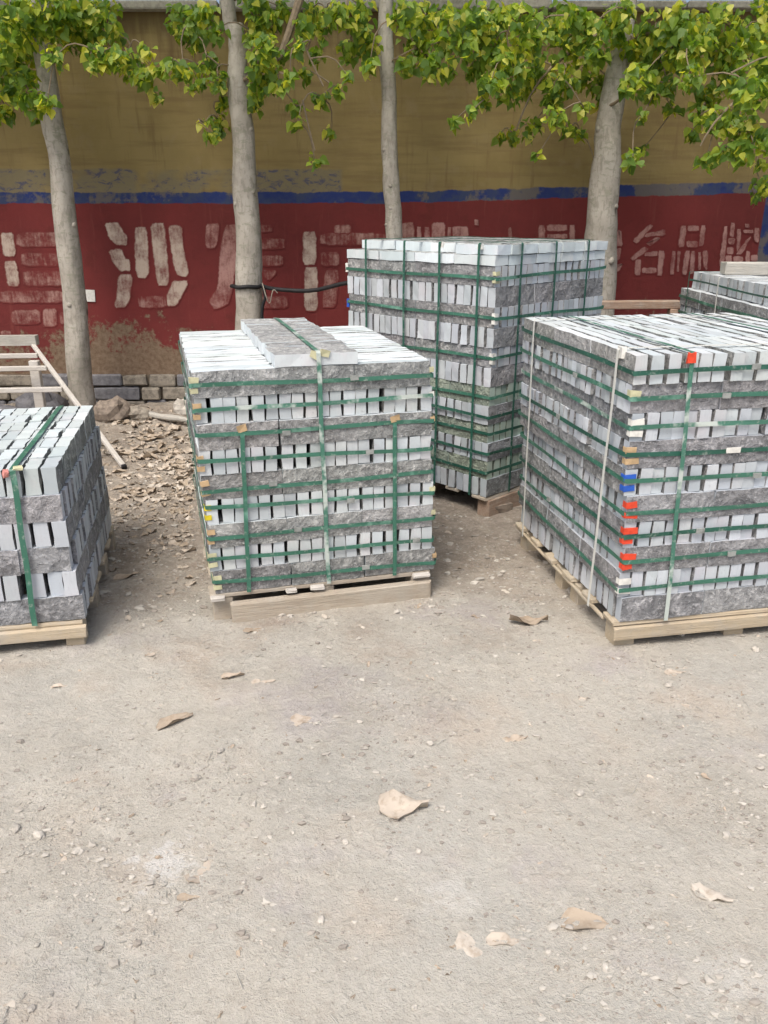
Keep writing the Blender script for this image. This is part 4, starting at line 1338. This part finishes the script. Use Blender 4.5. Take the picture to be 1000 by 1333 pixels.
tree('poplar standing off the left picture edge, only leaf tips entering', [(-160, 520, 40), (-165, 350, 37), (-170, 150, 33), (-175, 0, 30)], 6.40, 7.8,
     K([(-110, 20, 40), (-60, 10, 38), (-140, 60, 40), (-40, 40, 26), (-4, 66, 14), (-2, 150, 10)], 5.9, 6.6, 1.0, 6), seed=26, n_high=1500)

# ---------------------------------------------------------------- cable round the second trunk
tc_ = at(322, 372, 6.35); rr_ = 0.116
t = []
for k in range(15):
    a = math.radians(195 + k * 11)
    t.append((tc_.x + rr_ * math.cos(a), 6.35 + rr_ * math.sin(a), tc_.z + 0.003 * math.sin(k)))
e = at(452, 368, 6.0)
t += [(tc_.x + rr_ + 0.10, 6.22, tc_.z - 0.012), ((tc_.x + e.x) / 2 + 0.12, 6.12, tc_.z - 0.015), (e.x, 6.0, e.z), (e.x + 0.35, 5.9, e.z + 0.05)]
b = MB()
q, qr = smooth_path(t, [0.015] * len(t), 60)
b.tube(q, qr, 8)
tag(b.build('black_cable', M['cable'], smooth=True), 'black cable tied around the speckled trunk and running right to the tallest stack', 'cable')
e0 = at(341, 372, 6.25); e1 = at(341, 420, 6.25)
b = MB(); q, qr = smooth_path([e0 + Vector((0, 0, 0.01)), e0 + Vector((0.02, 0, -0.08)), e1, e1 + Vector((0, 0, -0.9))], [0.012] * 4, 16); b.tube(q, qr, 7)
tag(b.build('black_cable', M['cable'], smooth=True), 'black cable end hanging straight down beside the speckled trunk', 'cable')
b = MB(); p = at(347, 372, 6.2)
q, qr = smooth_path([p + Vector((-.03, 0, .02)), p + Vector((.0, -.03, -.08)), p + Vector((.02, -.02, -.12)), p + Vector((.05, -.02, -.03)), p + Vector((.08, -.01, -.05))], [0.004] * 5, 24); b.tube(q, qr, 5)
tag(b.build('tie_wire', M['rubble']), 'thin twisted tie wire hanging from the cable at the speckled trunk', 'wire')

# ---------------------------------------------------------------- dry leaves, stones and grit
TANS = [(0.44, 0.375, 0.305), (0.495, 0.437, 0.368), (0.374, 0.314, 0.247), (0.522, 0.476, 0.414), (0.33, 0.274, 0.213), (0.462, 0.403, 0.339)]
DRY = []
for i in range(12):
    r_ = random.Random(700 + i)
    vs = []; fs = []
    nu, nv = 6, 4
    cu, fo, tw = r_.uniform(-.5, .5), r_.uniform(-.6, .8), r_.uniform(-.5, .5)
    for a in range(nu + 1):
        t_ = a / nu
        w = 0.44 * math.sin(math.pi * min(1, (t_ * 0.93 + 0.05)) ** 0.75) ** 0.8 * (1 - 0.25 * t_)
        for c_ in range(nv + 1):
            s = c_ / nv * 2 - 1
            ww = w * (1 + r_.uniform(-.38, .12) * abs(s))
            vs.append((t_ - 0.5 + r_.uniform(-.02, .02), s * ww, 0.10 + cu * (t_ - .5) ** 2 * .7 + fo * (s * w) ** 2 + tw * (t_ - .5) * s * w + r_.uniform(-.075, .075)))
    for a in range(nu):
        for c_ in range(nv):
            k = a * (nv + 1) + c_
            fs.append((k, k + nv + 1, k + nv + 2, k + 1))
    n = len(vs)
    vs2 = vs + [(x_, y_, z_ - 0.02) for x_, y_, z_ in vs]
    fs2 = fs + [tuple(i_ + n for i_ in f[::-1]) for f in fs]
    me = mesh('dry_leaf_mesh', vs2, fs2, [M['dry']], smooth=True)
    c = TANS[i % 6]
    tint_attr(me, [(*c, 1)] * len(vs2))
    DRY.append((np.array(vs2), fs2, me, c))

def dry_leaf(u, v, w_px, label, group=None, var=None, rz=None, flat=1.0, asp=1.0):
    p = on_ground(u, v)
    sz = w_px / FPX * project(p)[2]
    lv, lf, me, c = DRY[var if var is not None else rng.randrange(12)]
    o = obj('dry_leaf', me, None, (p.x, p.y, gzf(p.x, p.y) - 0.003), (rng.uniform(-.1, .1), rng.uniform(-.1, .1), rz if rz is not None else rng.uniform(0, 6.28)), (sz, sz * asp, sz * flat))
    return tag(o, label, 'leaf', group)
big = [
 (525, 1052, 64, 'large crumpled tan leaf in the middle of the bare ground', 1, 0.1, 1.3, 0.9),
 (610, 1227, 56, 'peach coloured broad dry leaf with a green stem end near the bottom', 3, 1.9, 0.5, 1.1),
 (658, 1218, 48, 'narrow peach dry leaf touching the broad peach leaf', 7, 0.0, 0.7, 0.6),
 (928, 1160, 50, 'folded tan dry leaf near the right bottom edge', 9, -0.5, 1.0, 0.7),
 (762, 1197, 62, 'crumpled grey tan leaf half buried in white powder', 8, -0.1, 0.8, 0.8),
 (262, 1130, 46, 'pale flat leaf beside the white powder patch on the left', 5, 1.2, 0.5, 0.9),
 (245, 1166, 30, 'small torn leaf below the white powder patch on the left', 2, 0.2, 0.8, 0.5),
 (19, 1297, 30, 'round pale leaf in the bottom left corner', 3, 0.7, 0.4, 1.0),
 (228, 936, 52, 'ragged pale leaf lying aslant before the raised strip stack', 8, 0.7, 0.9, 0.5),
 (396, 933, 36, 'single tan leaf alone before the middle of the raised strip stack', 11, 0.0, 0.5, 0.8),
 (343, 884, 32, 'flat pale leaf nearest before the board of the raised strip stack', 5, 0.0, 0.4, 0.5),
 (303, 877, 30, 'tilted pale leaf left of the flat pale leaf', 6, 0.3, 1.2, 0.5),
 (330, 815, 28, 'brown flake leaf at the foot of the weathered front board', 10, 0.3, 0.6, 0.7),
 (670, 957, 32, 'star shaped torn leaf on the ground before the big right stack', 0, 0.1, 1.0, 0.6),
 (688, 808, 50, 'dark crumpled leaf between the tallest and the big right stack', 4, 0.0, 1.3, 0.5),
 (165, 748, 34, 'pinkish leaf between the two left stacks', 2, 0.6, 0.7, 0.5),
 (110, 929, 22, 'small tan leaf before the leftmost stack', 9, 0.5, 0.6, 0.6),
 (78, 890, 24, 'thin curled leaf close before the leftmost stack', 7, 0.2, 0.9, 0.4),
 (880, 872, 30, 'greyish leaf before the front board of the big right stack', 1, 0.2, 0.6, 0.6),
]
for u, v, w, lab, var, rz, fl, asp in big:
    dry_leaf(u, v, w, lab, None, var, rz, fl, asp)
for u, v, w in ((232, 892, 15), (195, 846, 20), (423, 800, 16), (470, 812, 18), (545, 786, 16), (790, 880, 14), (968, 900, 13), (620, 800, 16), (700, 830, 14), (850, 1010, 18), (90, 1010, 20), (140, 1060, 18), (75, 1118, 24), (300, 970, 14), (590, 905, 15), (740, 1060, 16), (895, 915, 14), (640, 1010, 14), (345, 1000, 13), (480, 860, 14), (760, 905, 14), (920, 1010, 16), (560, 880, 15), (660, 765, 16), (600, 735, 16), (585, 690, 15), (640, 720, 15), (420, 1180, 13), (870, 1200, 14), (310, 1240, 14)):
    dry_leaf(u, v, w, 'small dry leaf fragment scattered on the bare ground', 'small dry leaf fragments on open ground', flat=rng.uniform(.5, 1.1), asp=rng.uniform(.5, .9))
# drift of litter between the two left stacks
for k in range(170):
    for _ in range(20):
        u = 252 - abs(rng.gauss(0, 62)); v = rng.gauss(602, 46)
        if 142 < u < 256 and 546 < v < 740 and (v < 665 or rng.random() < 0.4):
            break
    dry_leaf(u, v, rng.uniform(10, 22), 'curled tan leaf in the litter drift between the two left stacks', 'litter drift leaves', flat=rng.uniform(.9, 1.9), asp=rng.uniform(.45, .9))
# the rest of the litter, uncountable bits
V = []; F = []; Cc = []; n0 = 0
def bit(x_, y_, sz):
    global n0
    lv, lf, me, c = DRY[rng.randrange(12)]
    m3 = np.array(Euler((rng.uniform(-.3, .3), rng.uniform(-.3, .3), rng.uniform(0, 6.28))).to_matrix())
    w = (lv * np.array((sz, sz * rng.uniform(.4, .9), sz * rng.uniform(.5, 1.5)))) @ m3.T + np.array((x_, y_, gzf(x_, y_) - 0.002))
    V.append(w); F.extend(tuple(i_ + n0 for i_ in f) for f in lf)
    kk = rng.uniform(.65, 1.15)
    Cc.extend([(c[0] * kk, c[1] * kk, c[2] * kk, 1)] * len(lv)); n0 += len(lv)
for k in range(900):
    p = on_ground(250 - abs(rng.gauss(0, 75)), rng.gauss(615, 62))
    if p.y < 6.75: bit(p.x, p.y, rng.uniform(.02, .06))
for k in range(420):
    bit(rng.uniform(-3.6, 3.4), 6.7 - abs(rng.gauss(0, .7)), rng.uniform(.025, .07))
for k in range(1500):
    y_ = rng.uniform(1.1, 5.2); bit(rng.uniform(-.85, .85) * y_ * 0.62, y_, rng.uniform(.006, .022))
me = mesh('leaf_litter', np.concatenate(V), F, [M['dry']], smooth=True)
tint_attr(me, Cc)
o = tag(obj('leaf_litter', me), 'fine dry leaf litter strewn over the dirt and along the wall', 'leaf litter'); o['kind'] = 'stuff'
# stones one can pick out
for u, v, w in ((20, 1071, 16), (50, 1080, 17), (545, 1105, 11), (818, 1256, 10), (756, 1030, 14), (330, 1045, 10), (343, 1048, 9), (287, 976, 12), (256, 1008, 12), (450, 1093, 10), (418, 1193, 14), (560, 965, 12), (715, 1235, 10), (788, 1254, 12), (40, 1310, 14), (888, 822, 11), (985, 842, 12), (990, 995, 14), (870, 890, 12), (100, 1105, 16), (540, 1303, 12), (872, 1328, 10)):
    p = on_ground(u, v); sz = w / FPX * project(p)[2]
    vs, fs = rock_mesh(u, 5, 7, 0.4)
    o = obj('pebble', mesh('pebble', vs, fs, [M['pebble']]), None, (p.x, p.y, gzf(p.x, p.y) + sz * .14), (0, 0, rng.uniform(0, 6)), (sz, sz * .75, sz * .55))
    tag(o, 'small pale stone chip lying loose on the bare ground', 'stone', 'loose stone chips on the ground')
# grit
def m_grit():
    k = NT('grit_stone', 0.9, 0.2)
    r = k.geo.outputs['Random Per Island']
    c = k.mix(k.ss(0.0, 1.0, r), (0.27, 0.245, 0.215), (0.47, 0.445, 0.40))
    return k.done(c)
GR = m_grit()
gvs = []; gfs = []
base = [rock_mesh(900 + i, 3, 5, 0.6) for i in range(10)]
for k in range(42000):
    y_ = 1.05 + 5.6 * rng.random() ** 1.5
    x_ = rng.uniform(-.60, .60) * (y_ + 0.35)
    dn = float(vnoise(x_ * 1.7, y_ * 1.7, 31)) * .55 + float(vnoise(x_ * 5, y_ * 5, 33)) * .45
    if rng.random() > 0.22 + 0.9 * dn + (0.18 if 1.7 < y_ < 2.7 and x_ > 0 else 0):
        continue
    sz = rng.uniform(.003, .0075) * (1 + 2.4 * rng.random() ** 7) * (1 if y_ < 3 else 1.7)
    vs, fs = base[k % 10]
    a = rng.uniform(0, 6.28); ca, sa = math.cos(a), math.sin(a)
    z_ = gzf(x_, y_) + sz * .12
    n_ = len(gvs)
    fl = rng.uniform(.25, .7)
    gvs += [(x_ + (p[0] * ca - p[1] * sa) * sz * 1.2, y_ + (p[0] * sa + p[1] * ca) * sz * .9, z_ + p[2] * sz * fl) for p in vs]
    gfs += [tuple(i_ + n_ for i_ in f) for f in fs]
o = tag(obj('gravel', mesh('gravel', gvs, gfs, [GR])), 'fine pale grit scattered over the bare dirt', 'gravel'); o['kind'] = 'stuff'

# crumbled clods of the same dirt, thick in some places
cvs = []; cfs = []
zones = [(515, 925, .17, 330), (545, 905, .12, 200), (700, 850, .3, 380), (860, 880, .34, 480), (900, 960, .3, 340), (760, 1030, .16, 180), (190, 1000, .22, 220), (90, 1060, .2, 220), (330, 1030, .16, 150), (265, 985, .14, 120), (470, 830, .3, 300), (640, 790, .3, 330), (340, 850, .3, 260), (210, 860, .3, 200), (150, 1320, .16, 160), (60, 1240, .14, 90), (780, 1200, .13, 150), (930, 1240, .18, 130), (230, 1140, .10, 90), (430, 1090, .25, 120), (680, 1130, .25, 120), (600, 700, .4, 380), (620, 760, .35, 300), (200, 700, .35, 420), (210, 780, .3, 300)]
for u, v, r, n in zones:
    c0 = on_ground(u, v)
    for k in range(n):
        x_ = c0.x + rng.gauss(0, r * .6); y_ = c0.y + rng.gauss(0, r * .6)
        sz = rng.uniform(.003, .008) * (1 + 1.8 * rng.random() ** 5)
        vs, fs = base[k % 10]
        a = rng.uniform(0, 6.28); ca, sa = math.cos(a), math.sin(a)
        z_ = gzf(x_, y_) + sz * .06
        n_ = len(cvs); fl = rng.uniform(.3, .6); el = rng.uniform(.7, 1.3)
        cvs += [(x_ + (p[0] * el * ca - p[1] * sa) * sz, y_ + (p[0] * el * sa + p[1] * ca) * sz, z_ + p[2] * sz * fl) for p in vs]
        cfs += [tuple(i_ + n_ for i_ in f) for f in fs]
o = tag(obj('dirt_crumbs', mesh('dirt_crumbs', cvs, cfs, [M['ground']])), 'crumbled clods of dirt lying in loose patches on the ground', 'dirt'); o['kind'] = 'stuff'
# straw and twig bits
b = MB()
for k in range(150):
    y_ = 1.1 + 4.2 * rng.random() ** 1.2; x_ = rng.uniform(-.55, .55) * (y_ + .3)
    a = rng.uniform(0, 6.28); l = rng.uniform(.012, .05)
    p = Vector((x_, y_, gzf(x_, y_) + .003)); q = Vector((x_ + l * math.cos(a), y_ + l * math.sin(a), gzf(x_ + l * math.cos(a), y_ + l * math.sin(a)) + .003))
    b.tube([p, (p + q) / 2 + Vector((rng.uniform(-.004, .004), rng.uniform(-.004, .004), .003)), q], [.0012, .0014, .0009], 4)
o = tag(b.build('twig_bits', M['greywood']), 'tiny straw and twig bits strewn over the ground', 'twigs'); o['kind'] = 'stuff'
